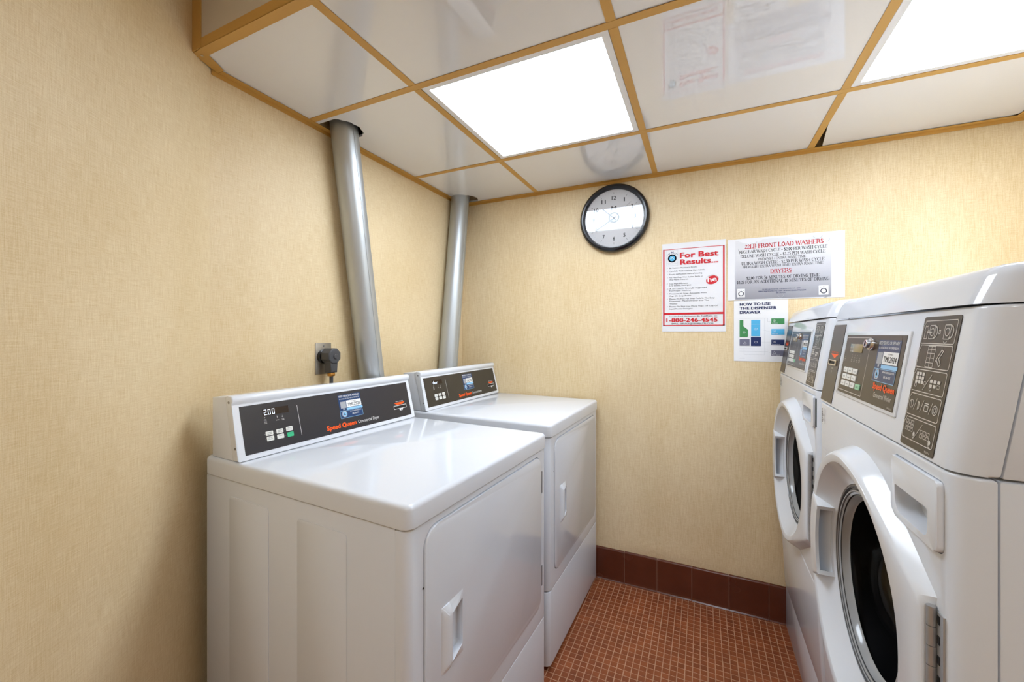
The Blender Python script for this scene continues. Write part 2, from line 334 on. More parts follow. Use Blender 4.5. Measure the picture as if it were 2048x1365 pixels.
class Draw:
    def __init__(s): s.v = []; s.f = []
    def poly(s, pts, y=0):
        b = len(s.v); s.v += [(p[0], y, p[1]) for p in pts]; s.f.append(tuple(range(b, b+len(pts)))); return s
    def rect(s, x0, x1, z0, z1, y=0): return s.poly([(x0,z0),(x1,z0),(x1,z1),(x0,z1)], y)
    def rr(s, x0, x1, z0, z1, r, y=0, n=3): return s.poly(dedupe(rrpts(x0,x1,z0,z1,r,n)), y)
    def line(s, pts, wd, closed=False, y=0):
        pts = list(pts)
        if closed: pts = pts+[pts[0]]
        for (a, b) in zip(pts, pts[1:]):
            dx, dz = b[0]-a[0], b[1]-a[1]; L = math.hypot(dx, dz)
            if L < 1e-7: continue
            ux, uz = dx/L*wd/2, dz/L*wd/2; nx, nz = -uz, ux
            s.poly([(a[0]-ux-nx, a[1]-uz-nz), (b[0]+ux-nx, b[1]+uz-nz), (b[0]+ux+nx, b[1]+uz+nz), (a[0]-ux+nx, a[1]-uz+nz)], y)
        return s
    def rro(s, x0, x1, z0, z1, r, wd, y=0): return s.line(dedupe(rrpts(x0,x1,z0,z1,r,3)), wd, True, y)
    def disc(s, cx, cz, r, n=24, y=0, sz=1): return s.poly([(cx+(x-cx), cz+(z-cz)*sz) for x, z in circ(cx, cz, r, n)], y)
    def ring(s, cx, cz, r, wd, n=24, y=0, a0=0, a1=2*PI):
        return s.line(circ(cx, cz, r, n, a0, a1, False), wd, False, y)
    def text(s, t, x, z, h, width=None, al='l', bold=0.0, rot=0, y=0):
        global CAP
        if CAP is None: CAP = max(q[1] for q in text_geo('H')[0])
        vs, fs = text_geo(t); k = h/CAP
        if bold:                      # heavier weight: shifted copies of the same glyphs
            e = bold*h*1.1
            for q_, (ox, oz) in enumerate(((-e, -e*.5), (e, -e*.5), (-e, e*.5), (e, e*.5))):
                s.text(t, x+ox*math.cos(rot), z+oz, h, None if width is None else width-2*e, al, 0, rot, y-.00006*q_)
            return s
        x0 = min(q[0] for q in vs); x1 = max(q[0] for q in vs); kx = k if width is None else width/(x1-x0)
        W_ = (x1-x0)*kx; off = {'l': 0, 'c': -W_/2, 'r': -W_}[al]; c, sn = math.cos(rot), math.sin(rot); b = len(s.v)
        for vx, vz in vs:
            px, pz = (vx-x0)*kx+off, vz*k; s.v.append((x+px*c-pz*sn, y, z+px*sn+pz*c))
        s.f += [tuple(b+i for i in f) for f in fs]; return s
    def serif(s, t, x, z, h, width, al='c', skew=0, bold=1, y=0):
        tot = sum(SER.get(c, SER[' '])[0] for c in t); kx = width/tot; off = {'l': 0, 'c': -width/2}[al]; cx = x+off
        th = h*.155*bold; tn = h*.075*bold
        for c in t:
            wd, st = SER.get(c, SER[' ']); 
            P = lambda a, b_: (cx+a*kx, z+b_*h)
            for (a, b_, a2, b2, k) in st:
                s.line([P(a, b_), P(a2, b2)], (tn, th, th)[k], y=y)
                if a == a2 and c not in '$0':      # serifs on upright stems
                    for e in (b_, b2):
                        if e in (0, 1) and not (c in 'BDEFPRL' and e == 1 and False):
                            s.line([(cx+(a-.12)*kx, z+e*h), (cx+(a+.12)*kx, z+e*h)], tn, y=y)
            if c in 'AWXYV':
                for (a, b_, a2, b2, k) in st:
                    for (u_, v_) in ((a, b_), (a2, b2)):
                        if v_ in (0, 1) and not (c == 'A' and v_ == 1) and not (c == 'W' and v_ == 0): s.line([(cx+(u_-.11)*kx, z+v_*h), (cx+(u_+.11)*kx, z+v_*h)], tn, y=y)
            cx += wd*kx
        return s
    def obj(s, name, m, parent, y=-.0006, label=None):
        me = bpy.data.meshes.new(name); me.from_pydata(s.v, [], s.f); me.materials.append(m)
        o = bpy.data.objects.new(name, me); COL.objects.link(o); o.parent = parent; o.location = (0, y, 0)
        if label: o['label'] = label
        return o

# ================================================================== SETTING
def structure(name, bm, m, **k):
    return tag(link(name, bm, m, smooth=False, **k), kind='structure')
def wall(name, p0, p1, z0=0, z1=ZU, th=.12, m=None):
    """wall whose room-side face runs p0 -> p1 (room on its right-hand side)"""
    d = Vector((p1[0]-p0[0], p1[1]-p0[1])); L = d.length
    return structure(name, box(0, L, 0, th, z0, z1), m or M_WALL, loc=(p0[0], p0[1], 0), rot=(0, 0, math.atan2(d.y, d.x)))
DA = math.radians(30); YD = -.335; Y2 = -1.45
XD = (YD-Y2)*math.tan(DA)
wl = wall('wall_left', (0, YD), (0, YB+.0))
wd_ = wall('wall_left_angled', (XD, Y2), (0, YD))
wall('wall_left_near', (XD, -3.0), (XD, Y2))
wb = wall('wall_back', (-.12, YB+.0006), (XR+.12, YB+.0006))
wall('wall_right', (XR, YB), (XR, -3.0))
wall('wall_front', (XR, -3.0), (XD, -3.0))
# two drops of wallpaper on the back wall, with the butt seam between them
for a, b_ in ((.003, 1.0934), (1.0942, XR-.003)):
    bm = bmesh.new(); nx, nz = 40, 60; g = []
    for j in range(nz+1):
        row = []
        for i in range(nx+1):
            x = a+(b_-a)*i/nx; z = .155+(H-.005-.155)*j/nz
            bub = .0035*math.exp(-((x-1.15)/.16)**2-((z-.20)/.035)**2)+.003*math.exp(-((x-1.05)/.06)**2-((z-.19)/.03)**2)+.0025*math.exp(-((x-1.42)/.18)**2-((z-.185)/.02)**2)
            row.append(bm.verts.new((x+.12, -.0008-bub*min(1, (z-.155)/.02), z)))
        g.append(row)
    for j in range(nz):
        for i in range(nx): bm.faces.new((g[j][i], g[j][i+1], g[j+1][i+1], g[j+1][i]))
    skirt(bm, [g[0][i] for i in range(nx+1)]+[g[j][nx] for j in range(1, nz+1)]+[g[nz][i] for i in range(nx-1, -1, -1)]+[g[j][0] for j in range(nz-1, 0, -1)], -.0001)
    link('wallpaper_drop', bm, M_WALL, wb, angle=60)

# floor slab with mosaic tiles
fl = structure('floor', box(-.12, XR+.12, -3.12, YB+.12, -.1, -.0007), M_FLOOR)
PT = .0254
tb = box(-.0114, .0114, -.0114, .0114, -.004, 0)
for v in tb.verts:
    if v.co.z > -.001: v.co.x *= .975; v.co.y *= .975
tm = bpy.data.meshes.new('mosaic_tile'); tb.to_mesh(tm); tb.free(); tm.materials.append(M_MOSAIC)
cells = []
cw = (math.cos(YAW), math.sin(YAW))
for iy in range(0, 130):
    y = YB-.012-iy*PT
    if y < -1.3: break
    for ix in range(0, 46):
        x = .74+ix*PT
        if x > 1.72 : break
        dx, dy = x-1.2921, y+1.054; fw = -math.sin(YAW)*dx+math.cos(YAW)*dy; rt = math.cos(YAW)*dx+math.sin(YAW)*dy
        vis = fw > .3 and (HY+FPX*1.2412/fw) < 1375 and 1085 < CXP+FPX*rt/fw < 1680 and x > .795-(.0001 if y > .4 else 0) and x < 1.6
        cells.append((not vis, fw if vis else 9, x, y))
cells.sort()
for k, (nv, d, x, y) in enumerate(cells[:300]):
    o = bpy.data.objects.new('mosaic_tile', tm); COL.objects.link(o); o.parent = fl
    o.location = (x+random.uniform(-.0005,.0005), y+random.uniform(-.0005,.0005), random.uniform(-.0003,.0003)); o.rotation_euler = (0, 0, random.uniform(-.012,.012))
vs, fs = [], []
for (nv, d, x, y) in cells[300:]:
    b = len(vs); jx, jy, jz = random.uniform(-.0005,.0005), random.uniform(-.0005,.0005), random.uniform(-.0003,.0003)
    for (sx, sy) in ((-1,-1),(1,-1),(1,1),(-1,1)): vs.append((x+jx+sx*.0114, y+jy+sy*.0114, -.004))
    for (sx, sy) in ((-1,-1),(1,-1),(1,1),(-1,1)): vs.append((x+jx+sx*.0111, y+jy+sy*.0111, jz))
    fs += [(b+4,b+5,b+6,b+7),(b,b+1,b+5,b+4),(b+1,b+2,b+6,b+5),(b+2,b+3,b+7,b+6),(b+3,b,b+4,b+7)]
me = bpy.data.meshes.new('mosaic_field'); me.from_pydata(vs, [], fs); me.materials.append(M_MOSAIC)
o = bpy.data.objects.new('mosaic_field', me); COL.objects.link(o); o.parent = fl; o['kind'] = 'stuff'

# baseboard of brown base tiles along the back wall
bbd = structure('baseboard_back', box(.794, 2.3, YB-.008, YB+.0001, 0, .1535), M_BGROUT)
prof = [(YB-.0005, .001), (YB-.016, .001), (YB-.0125, .006), (YB-.0105, .014), (YB-.010, .030), (YB-.010, .1475), (YB-.0095, .152), (YB-.007, .1555), (YB-.003, .1575), (YB-.0005, .1578)]
tb = prism(prof, -.0748, .0748, 'x')
bt = bpy.data.meshes.new('base_tile'); bmesh.ops.recalc_face_normals(tb, faces=tb.faces); tb.to_mesh(tb_m := bt); tb.free(); bt.materials.append(M_BASE)
for k in range(-1, 9):
    xc = .9444+.1524*k+.0762
    if xc > 2.25: break
    o = bpy.data.objects.new('base_tile', bt); COL.objects.link(o); o.parent = bbd; o.location = (xc, random.uniform(-.0006,.0006), random.uniform(-.0008,.0004))

# ceiling: slab over the plenum, suspended tiles, runners
ce = structure('ceiling', box(-.12, XR+.12, YE-.02, YB+.12, ZU, ZU+.1), M_PLEN)
structure('ceiling_upper', box(-.12, XR+.12, -3.12, YE-.021, ZU, ZU+.1), M_UPPER)
xs = [0.0, GX, GX+S24, GX+2*S24, GX+3*S24, XR]
ys = [YE, 0.0, S24, YB]
RW = .0125
def notch(poly_side, cx, cy, r, y0, y1):
    """points of a cut-out that opens on the left wall"""
    a0 = math.asin((y0-cy)/r); a1 = math.asin((y1-cy)/r)
    pts = [(0.004, y0)]
    for i in range(13):
        a = a0+(a1-a0)*i/12; rr_ = r*(1+.03*math.sin(i*2.1)); pts.append((cx+rr_*math.cos(a), cy+rr_*math.sin(a)))
    pts.append((0.004, y1)); return pts
for i in range(5):
    for j in range(3):
        if j == 1 and i in (1, 3): continue
        x0, x1 = xs[i]+.004, xs[i+1]-.004; y0, y1 = ys[j]+.004, ys[j+1]-.004
        if i == 0 and j == 0: pts = [(x0, YD+.02), (x0+.035, y0), (x1, y0), (x1, y1), (x0, y1)]
        elif i == 0 and j == 1:
            n_ = notch(None, .055, .10, .083, .03, .172); pts = [(x0, y0), (x1, y0), (x1, y1), (x0, y1)]+n_[::-1]
        elif i == 0 and j == 2:
            n_ = notch(None, .058, 1.005, .08, .945, 1.06); pts = [(x0, y0), (x1, y0), (x1, y1), (x0, y1)]+n_[::-1]
        elif i == 3 and j == 2:
            pts = [(x0+.002, y0), (x1, y0), (x1, y1-.03), (x1-.05, y1), (x0+.045, y1), (x0+.036, y1-.016), (x0+.01, .85)]
        else: pts = [(x0, y0), (x1, y0), (x1, y1), (x0, y1)]
        o = link('ceiling_tile', prism(pts, H+.0016, H+.010, 'z'), M_TILE_C, ce, smooth=False)
        o.location.z += random.uniform(0, .0006); 
        o.rotation_euler = (random.uniform(-.0008,.0008), random.uniform(-.0008,.0008), 0)
def runner(x0, x1, y0, y1):
    bm = box(x0, x1, y0, y1, H, H+.0014)
    if x1-x0 > y1-y0: add_box(bm, x0, x1, (y0+y1)/2-.001, (y0+y1)/2+.001, H+.001, H+.035)
    else: add_box(bm, (x0+x1)/2-.001, (x0+x1)/2+.001, y0, y1, H+.001, H+.035)
    return link('grid_runner', bm, M_GRID, ce, smooth=False)
for y in ys[1:3]: runner(.006, XR-.006, y-RW, y+RW)
for x in xs[1:5]:
    for a, b_ in ((YE+.0125, -RW-.0008), (RW+.0008, S24-RW-.0008), (S24+RW+.0008, YB-.006)):
        runner(x-RW+.0005, x+RW-.0005, a, b_)
# wall angles round the edge
def angle_(pts):
    return link('wall_angle', prism(pts, H-.001, H+.0006, 'z'), M_GRID, ce, smooth=False)
def lip(bm, x0, x1, y0, y1): add_box(bm, x0, x1, y0, y1, H-.014, H+.0007); return bm
link('wall_angle', lip(box(.001, .022, YD+.023, YB-.002, H-.001, H+.0007), .0008, .0025, YD+.004, YB-.002), M_GRID, ce, smooth=False)
link('wall_angle', lip(box(.002, XR-.002, YB-.022, YB-.0015, H-.001, H+.0007), .002, XR-.002, YB-.0035, YB-.0018), M_GRID, ce, smooth=False)
link('wall_angle', box(XR-.022, XR-.001, YE, YB-.002, H-.001, H+.0007), M_GRID, ce, smooth=False)
ca, sa = math.cos(DA), math.sin(DA)
xe = (YD-YE)*math.tan(DA)
angle_([(xe+.001, YE-.012), (xe+.036, YE-.012), (xe+.036, YE+.006), (.030, YD+.022), (.0012, YD+.022)])
# soffit fascia with its metal trims
tr = structure('trim_1', box(xe+.03, XR-.002, YE-.012, YE+.0, H+.002, ZU-.002), M_FASCIA)
link('trim_rail', box(xe+.036, XR-.004, YE-.0145, YE-.0122, H-.001, H+.026), M_GRID, tr, smooth=False)
link('trim_rail', box(xe+.036, XR-.004, YE-.0145, YE+.012, H-.0022, H-.0002), M_GRID, tr, smooth=False)
link('corner_trim', box(xe+.006, xe+.046, YE-.016, YE-.0125, H+.0, ZU-.003), M_GRID, tr, smooth=False)
sc = link('screw', lathe([(0,0),(.0035,0),(.0035,.0015),(0,.002)], 12, 'z'), M_CHROME, tr); sc.location = (xe+.018, YE+.004, H-.003)

# two ceiling lights, plus an added fill panel behind the camera
def light(x0, y0, z, label, md, w_=S24, thick=.06):
    r = empty('ceiling_light', (x0+w_/2, y0+w_/2, z), 0, label, 'ceiling light', 'square flush ceiling lights')
    h = w_/2-.013; q = h-.020
    bm = cut(box(-h, h, -h, h, .0005, thick, bev=.001), box(-q, q, -q, q, -.01, .012))
    link('frame', bm, M_FRAME, r, smooth=False)
    link('diffuser', box(-q+.0005, q-.0005, -q+.0005, q-.0005, .005, .0085), md, r, smooth=False)
    return r
light(GX, 0, H+.001, 'square glowing ceiling light above the two dryers, left of the long tile', M_DIFF)
light(GX+2*S24, 0, H+.001, 'square glowing ceiling light at the upper right, above the two washers', M_DIFF)
light(1.15, -2.1, ZU-.062, 'added square fill light in the higher ceiling behind the viewer', M_FILL)  # unseen fill light, added to brighten and even out the room

# ================================================================== DRYERS
DW, DD, ZT, TL, ZS = .686, .7193, .909, .047, .290
def sticker(parent, x0, x1, z0, z1, code, dy=0):
    """service label: dark blue field, white code box, light blue band, round mark"""
    W_, H_ = x1-x0, z1-z0; X = lambda a: x0+a*W_; Z = lambda a: z0+a*H_
    Draw().rr(x0+.02*W_, x1-.01*W_, z0, z1, .003).obj('service_sticker', M_STBLUE, parent, -.0011-dy)
    d = Draw()
    d.text('NEED SERVICE OR REFUND?', X(.05), Z(.89), H_*.075, W_*.88, bold=.01); d.text('GO ONLINE OR CALL THE NUMBER BELOW', X(.06), Z(.79), H_*.05, W_*.86)
    d.rect(X(.33), X(.98), Z(.43), Z(.72)); d.text('www.tedimatts.com', X(.44), Z(.22), H_*.06, W_*.5); d.text('888-246-4545', X(.52), Z(.1), H_*.06, W_*.3)
    d.text('M', X(.2), Z(.33), H_*.08, al='c'); d.ring(X(.2), Z(.17), H_*.12, H_*.018)
    d.obj('sticker_print', M_WHITE, parent, -.0014-dy)
    Draw().rect(X(.08), X(.31), Z(.42), Z(.70)).obj('sticker_patch', M_GREYINK, parent, -.0014-dy)
    d = Draw(); d.rect(X(.32), X(1.02), Z(.32), Z(.41)); d.disc(X(.2), Z(.17), H_*.10); d.rro(x0+.02*W_, x1-.01*W_, z0, z0+.3*H_, .002, H_*.012)
    d.obj('sticker_band', M_PALEBLUE, parent, -.0013-dy)
    d = Draw(); d.text(code, X(.655), Z(.48), H_*.13, W_*.56, al='c', bold=.012); d.text('MACHINE ID', X(.655), Z(.65), H_*.035, W_*.2, al='c')
    d.poly([(X(.155), Z(.13)), (X(.245), Z(.13)), (X(.2), Z(.23))])
    d.obj('sticker_code', M_INK, parent, -.0016-dy)
def seven(d, s, x, z, h, w_, gap, t):
    seg = {'2': 'abged', '0': 'abcdef', 'd': 'bcdeg', 'o': 'cdeg', 'r': 'eg', '8': 'abcdefg'}
    for ch in s:
        if ch == '.': d.rect(x-gap*.62, x-gap*.62+t*1.1, z, z+t*1.1); continue
        k = seg[ch]; m = z+h/2
        P = {'a': (x, x+w_, z+h-t, z+h), 'g': (x, x+w_, m-t/2, m+t/2), 'd': (x, x+w_, z, z+t), 'f': (x, x+t, m, z+h), 'e': (x, x+t, z, m), 'b': (x+w_-t, x+w_, m, z+h), 'c': (x+w_-t, x+w_, z, m)}
        for q in k: d.rect(*P[q])
        x += w_+gap
def make_dryer(name, x, y, th, label, code, disp, keyg, warm):
    r = empty(name, (x, y, 0), PI/2+th, label, 'dryer', 'coin dryers along the left wall')
    W_ = DW
    cab = box(.0012, W_-.0012, .031, DD-.004, .02, ZT-TL-.0030, bev=.0018)
    link('cabinet', cab, M_ENAMEL, r)
    for a, b_ in ((.436, .603), (.165, .328)):
        pr = prism(rrpts(a, b_, .085, .818, .010), -.0004, .006, 'x', bev0=.0016, seg=2)
        link('side_relief', pr, M_ENAMEL, r)
    # front shell with rounded corners, door opening cut out
    def shell(z0, z1):
        pts = [(0, .0295)]+[(.020-.020*math.cos(a), .020-.020*math.sin(a)) for a in [i*PI/16 for i in range(9)]]+[(W_-.007+.007*math.sin(a), .007-.007*math.cos(a)) for a in [i*PI/16 for i in range(9)]]+[(W_, .0295)]
        return prism(pts, z0, z1, 'z', bev0=.003, bev1=.003)
    fp = cut(shell(ZS+.003, ZT-TL-.0035), prism(rrpts(.0495, .6520, .3425, .8435, .042), -.02, .014, 'y'), prism(rrpts(.6535, .6660, .712, .786, .001), -.02, .006, 'y'), prism(rrpts(.6535, .6660, .404, .473, .001), -.02, .006, 'y'))
    link('front_panel', fp, M_ENAMEL, r)
    link('toe_panel', shell(.016, ZS), M_ENAMEL, r)
    for (fx, fy) in ((.04, .06), (W_-.04, .06), (.04, DD-.06), (W_-.04, DD-.06)):
        link('levelling_foot', lathe([(0,0),(.018,0),(.018,.008),(.008,.010),(.008,.03),(0,.03)], 16, 'z', c=(fx, fy, 0)), M_RUB, r)
    # door
    dr = link('door', cut(prism(rrpts(.0518, .6497, .3448, .8412, .040), -.0042, .0135, 'y', bev0=.0035), prism(rrpts(.128, .186, .524, .638, .010), -.03, .0115, 'y', bev1=.004)), M_ENAMEL, r)
    # handle: bar with sloped ends and an open scoop on its right
    hb = bmesh.new()
    prof = [(.104, -.0042), (.109, -.0095), (.116, -.0145), (.123, -.0165), (.129, -.0165), (.132, -.014), (.132, .003), (.104, .003)]
    n = 24; rows = []
    for i in range(n+1):
        t = i/n; z = .509+(.653-.509)*t; e = min(1, min(t, 1-t)/.16); e = math.sin(e*PI/2)
        rows.append([hb.verts.new((px, -.0042+(py+.0042)*(.25+.75*e) if py < 0 else py, z)) for px, py in prof])
    for A, B in zip(rows, rows[1:]):
        for k in range(len(prof)): hb.faces.new((A[k], A[(k+1)%len(prof)], B[(k+1)%len(prof)], B[k]))
    hb.faces.new(rows[0]); hb.faces.new(rows[-1][::-1])
    for (za, zb, zc) in ((.509, .528, .518), (.653, .634, .644)):       # the two end wedges
        t = bmesh.new(); P = [(.106, -.0040, za), (.189, -.0040, za), (.187, -.0040, zb), (.118, -.0040, zb), (.114, -.0110, (za+zb)/2), (.118, -.0155, zb), (.131, -.0160, zb), (.180, -.0060, zb)]
        v = [t.verts.new(p) for p in P]; bmesh.ops.convex_hull(t, input=v); merge(hb, t)
    link('handle', hb, M_PLASTIC, dr, angle=50)
    for z0, z1 in ((.714, .784), (.406, .471)):
        h_ = link('hinge', box(.6545, .6650, -.0010, .006, z0, z1, bev=.001), M_RUB, r)
    link('door_catch', prism(circ(.0485, .726, .0022, 10), -.0008, .002, 'y'), M_BLACK, r)
    # lid
    lid = prism(rrpts(-.003, W_+.003, -.006, DD, .018), ZT-TL, ZT, 'z', bev0=.002, bev1=.011, seg=4)
    link('worktop', lid, M_ENAMEL, r)
    # console
    back = prism([(.590, ZT+.001), (.624, 1.0745), (.690, 1.070), (.690, ZT+.001)], .003, W_-.003, 'x', bev0=.002, bev1=.002)
    cn = link('console', back, M_ENAMEL, r)
    pf = [(.560, ZT+.002), (.596, 1.0545), (.5935, 1.059), (.5905, 1.064), (.5905, 1.071), (.594, 1.0765), (.600, 1.079), (.612, 1.0785), (.6245, 1.0762), (.588, ZT+.002)]
    link('console_trim', prism(pf, 0, W_, 'x', bev0=.0035, bev1=.0035), M_PLASTIC, r)
    for (sy, sz) in ((.606, 1.062), (.576, .944)):
        for sx, dx in ((-.0012, 1), (W_+.0012, -1)):
            link('screw', lathe([(0,0),(.0032,0),(.0036,.0012*dx),(0,.003*dx)], 12, 'x', c=(sx, sy, sz)), M_STEEL, cn)
    # control panel, tilted with the console front; children lie in its plane
    a = math.atan2(.040, .161); pm = M_CHAR if not warm else M_CHARW
    bm = box(.019, .667, -.0008, .001, .0145, .1435)
    cp = link('control_panel', bm, pm, r, smooth=False, loc=(0, .560-.0002, ZT), rot=(-a, 0, 0))
    dm = Draw().rect(.0785, .1555, .1085, .1275); dm.obj('display', M_LEDBG, cp, -.0011)
    d = Draw()
    if disp == '2.00': seven(d, '2.00', .0820, .1105, .0150, .0074, .0042, .0016)
    else: seven(d, 'door', .0825, .1110, .0135, .0068, .0030, .0016)
    d.obj('display_digits', M_LED, cp, -.0016)
    d = Draw(); d.line([(.1835, .123), (.1850, .0355)], .0010)
    d.disc(.0825, .1035, .0012, 10); d.rro(.0800, .0860, .0950, .0985, .0005, .0005)
    for i, tt in enumerate(('INSERT', 'COINS')): d.text(tt, .0832, .0900-.0034*i, .0024, .0078, al='c')
    d.ring(.1183, .1000, .0010, .0006, 10); d.disc(.1183, .1040, .0005, 8); d.line([(.1175, .1005), (.1192, .0955)], .0006); d.text('DRYING', .1180, .0900, .0024, .0090, al='c')
    d.ring(.1340, .0990, .0016, .0006, 10); d.disc(.1340, .1045, .0005, 8)
    for i, tt in enumerate(('COOL', 'DOWN')): d.text(tt, .1345, .0918-.0034*i, .0024, .0070, al='c')
    d.rro(.5780, .6450, .0470, .0590, .0008, .0018); d.poly([(.603, .0460), (.625, .0460), (.620, .0390), (.608, .0390)]); d.text('INSERT CARD HERE', .611, .0730, .0030, .040, al='c')
    d.text('Commercial Dryer', .3990, .0290, .0105, .0975)
    for (bx_, bz_) in ((.0765, .0590), (.1055, .0590), (.1350, .0595), (.0775, .0445), (.1060, .0445), (.1355, .0440)): d.disc(bx_, bz_, .0006, 8)
    d.obj('panel_print', M_WHITE, cp, -.0012)
    Draw().text('Speed Queen', .2735, .0280, .0135, .1190, bold=.06).obj('brand_lettering', M_ORANGE, cp, -.0012)
    Draw().poly([(.5810, .0705), (.6400, .0705), (.6250, .0620), (.5960, .0620)]).obj('slot_arrow', M_ORANGE, cp, -.0012)
    link('card_slot', box(.5800, .6430, -.0016, .0, .0488, .0572), M_HOLE, cp, smooth=False)
    Draw().disc(.614, .0425, .0020, 8).obj('slot_icon', M_HOLE, cp, -.0016)
    sticker(cp, .3300, .4270, .0555, .1335, code)
    keys = [((.0785, .1000, .0535, .0650), ('NORMAL', 'HIGH TEMP')), ((.1092, .1300, .0535, .0655), ('PERM', 'MED TEMP')), ((.1388, .1590, .0540, .0665), ('DELICATE', 'LOW')), ((.0800, .1006, .0382, .0510), ('NO HEAT', 'FLUFF')), ((.1095, .1302, .0380, .0508), ('TIMER', '')), ((.1399, .1599, .0375, .0505), ('START', ''))]
    for k, ((x0, x1, z0, z1), tx) in enumerate(keys):
        km = M_KEY if k < 5 else keyg
        link('key', prism(rrpts(x0, x1, z0, z1, .0022, 3), -.0022, -.0005, 'y', bev0=.0005, seg=1), km, cp)
        d = Draw()
        for i, t_ in enumerate([q for q in tx if q]): d.text(t_, (x0+x1)/2, z1-.0050-.0042*i, .0024, (x1-x0)*.62, al='c')
        d.obj('key_lettering', M_INK if k < 5 else M_STBLUE, cp, -.0024)
    return r
M_CHARW = mat('warm_black_panel', (54,50,46), .28, noise=.05, nscale=30)
make_dryer('clothes_dryer', .7811, -.4151, -.0477, 'white coin dryer nearest the viewer, its display reading 2.00', 'TML2925', '2.00', M_KEYG, False)
dryer2 = make_dryer('clothes_dryer', .7890, .3895, -.030, 'white coin dryer in the far left corner, its display reading door', 'TML2926', 'door', M_KEY, True)
dryer2.scale = (.665/DW, 1, 1)

# ================================================================== WASHERS
WW, WDp, ZP0 = .66, .74, 1.070
def make_washer(x, y, dz, label, code, near):
    r = empty('front_load_washer', (x, y, 0), -PI/2, label, 'washer', 'front-load washers along the right wall')
    R_ = .030
    def shell(z0, z1, yb=.038, rad=R_, b0=.004, b1=.004):
        pts = [(0, yb)]+[(rad-rad*math.cos(a), rad-rad*math.sin(a)) for a in [i*PI/20 for i in range(11)]]+[(WW-rad+rad*math.sin(a), rad-rad*math.cos(a)) for a in [i*PI/20 for i in range(11)]]+[(WW, yb)]
        return prism(pts, z0, z1, 'z', bev0=b0, bev1=b1)
    zb = ZP0+dz
    link('base', box(.012, WW-.012, .022, WDp-.02, 0, .185, bev=.004), M_ENAMEL, r)
    lp = shell(.188, .502)
    for v in lp.verts:
        if v.co.z < .25 and v.co.y < .035: v.co.y += (.25-v.co.z)*.28
    link('lower_panel', lp, M_ENAMEL, r)
    CXD, CZD, RD = (.333 if near else .325), .752+(.004 if near else 0), .247
    link('cabinet', cut(box(0, WW, .040, WDp, .188, zb-.004, bev=.003), prism(circ(CXD, CZD, .218, 48), .0, .5, 'y')), M_ENAMEL, r)
    x0d, x1d, z0d, z1d = .487, .634, .9565+dz, 1.050+dz
    dpts = rrpts(x0d, x1d, z0d, z1d, (.014, .010, .006, .006), 5)
    grow = rrpts(x0d-.0015, x1d+.0015, z0d-.0015, z1d+.0015, (.014, .011, .007, .007), 5)
    fp = cut(shell(.506, zb-.003), prism(grow, -.05, .03, 'y'), prism(circ(CXD, CZD, .193, 64), -.05, .2, 'y'))
    link('front_panel', fp, M_ENAMEL, r)
    pocket = rrpts(.5020, .6080, .9665+dz, 1.0065+dz, (.024, .012, .004, .003), 6)
    dw = link('detergent_drawer', cut(prism(dpts, -.006, .029, 'y', bev0=.002), prism(pocket, -.05, .024, 'y')), M_PLASTIC, r)
    if not near:
        link('drawer_gap', box(x1d+.0015, x1d+.0055, -.0008, .004, z0d+.004, z1d-.006), M_HOLE, r, smooth=False)
    # control housing leaning back
    ch = shell(zb, zb+.2095, yb=.040)
    for v in ch.verts: v.co.y += (v.co.z-zb)*.154
    link('control_housing', ch, M_ENAMEL, r)
    ub = box(0, WW, .042, WDp, zb-.001, zb+.2085, bev=.003)
    for v in ub.verts:
        if v.co.y < .1: v.co.y += (v.co.z-zb)*.154
    link('upper_cabinet', ub, M_ENAMEL, r)
    # top cover
    rt_ = .042
    pts = [(0, WDp)]+[(rt_-rt_*math.cos(a), rt_-rt_*math.sin(a)) for a in [i*PI/20 for i in range(11)]]+[(WW-rt_+rt_*math.sin(a), rt_-rt_*math.cos(a)) for a in [i*PI/20 for i in range(11)]]+[(WW, WDp)]
    tc_ = prism(pts, 0, .050, 'z', bev0=.003, bev1=.016, seg=5)
    for v in tc_.verts:
        k = v.co.z
        if v.co.y < WDp-.1: v.co.y += .027+k*.42
        v.co.z = zb+.2115+k+.012*max(0, (v.co.y-.05))/.6*(k/.05)
    link('top_cover', tc_, M_ENAMEL, r)
    # small labels on the front
    d = Draw().rect(.030, .062, 1.014+dz, 1.054+dz); d.obj('code_label', M_PAPER2, r, -.0006)
    d = Draw(); random.seed(3)
    for i in range(14):
        z = 1.0165+dz+i*.0026; d.rect(.033, .042+random.random()*.004, z, z+random.choice((.0009, .0014, .0018)))
    d.text('2924', .0465, 1.034+dz, .0045, .012); d.text('SC22', .0465, 1.022+dz, .0045, .012)
    d.obj('code_print', M_INK, r, -.0009)
    d = Draw().rro(.030, .082, .944+dz, .953+dz, .001, .0009); d.obj('label_outline', M_GREYINK, r, -.0006)
    # ---- door
    N_ = 96; hz = .132; ux = (.279 if near else .272)
    def outl(a):
        c_, s_ = math.cos(a), math.sin(a)
        # hull of circle and the straight hinge edge
        pts_ = HULL
        best = None
        for (p, q) in zip(pts_, pts_[1:]+pts_[:1]):
            ex, ez = q[0]-p[0], q[1]-p[1]; den = c_*ez-s_*ex
            if abs(den) < 1e-9: continue
            t = (p[0]*ez-p[1]*ex)/den; u = (p[0]*s_-p[1]*c_)/den
            if t > 0 and -1e-6 <= u <= 1+1e-6: best = t if best is None else max(best, t)
        return best
    # tangent construction
    dist = math.hypot(ux, hz); phi = math.atan2(hz, ux); al = math.acos(RD/dist)
    ta = phi+al
    HULL = [(ux, -hz-.006), (ux, hz-.006)]+circ(0, 0, RD, 60, ta, 2*PI-ta, False)
    ang = [2*PI*i/N_ for i in range(N_)]
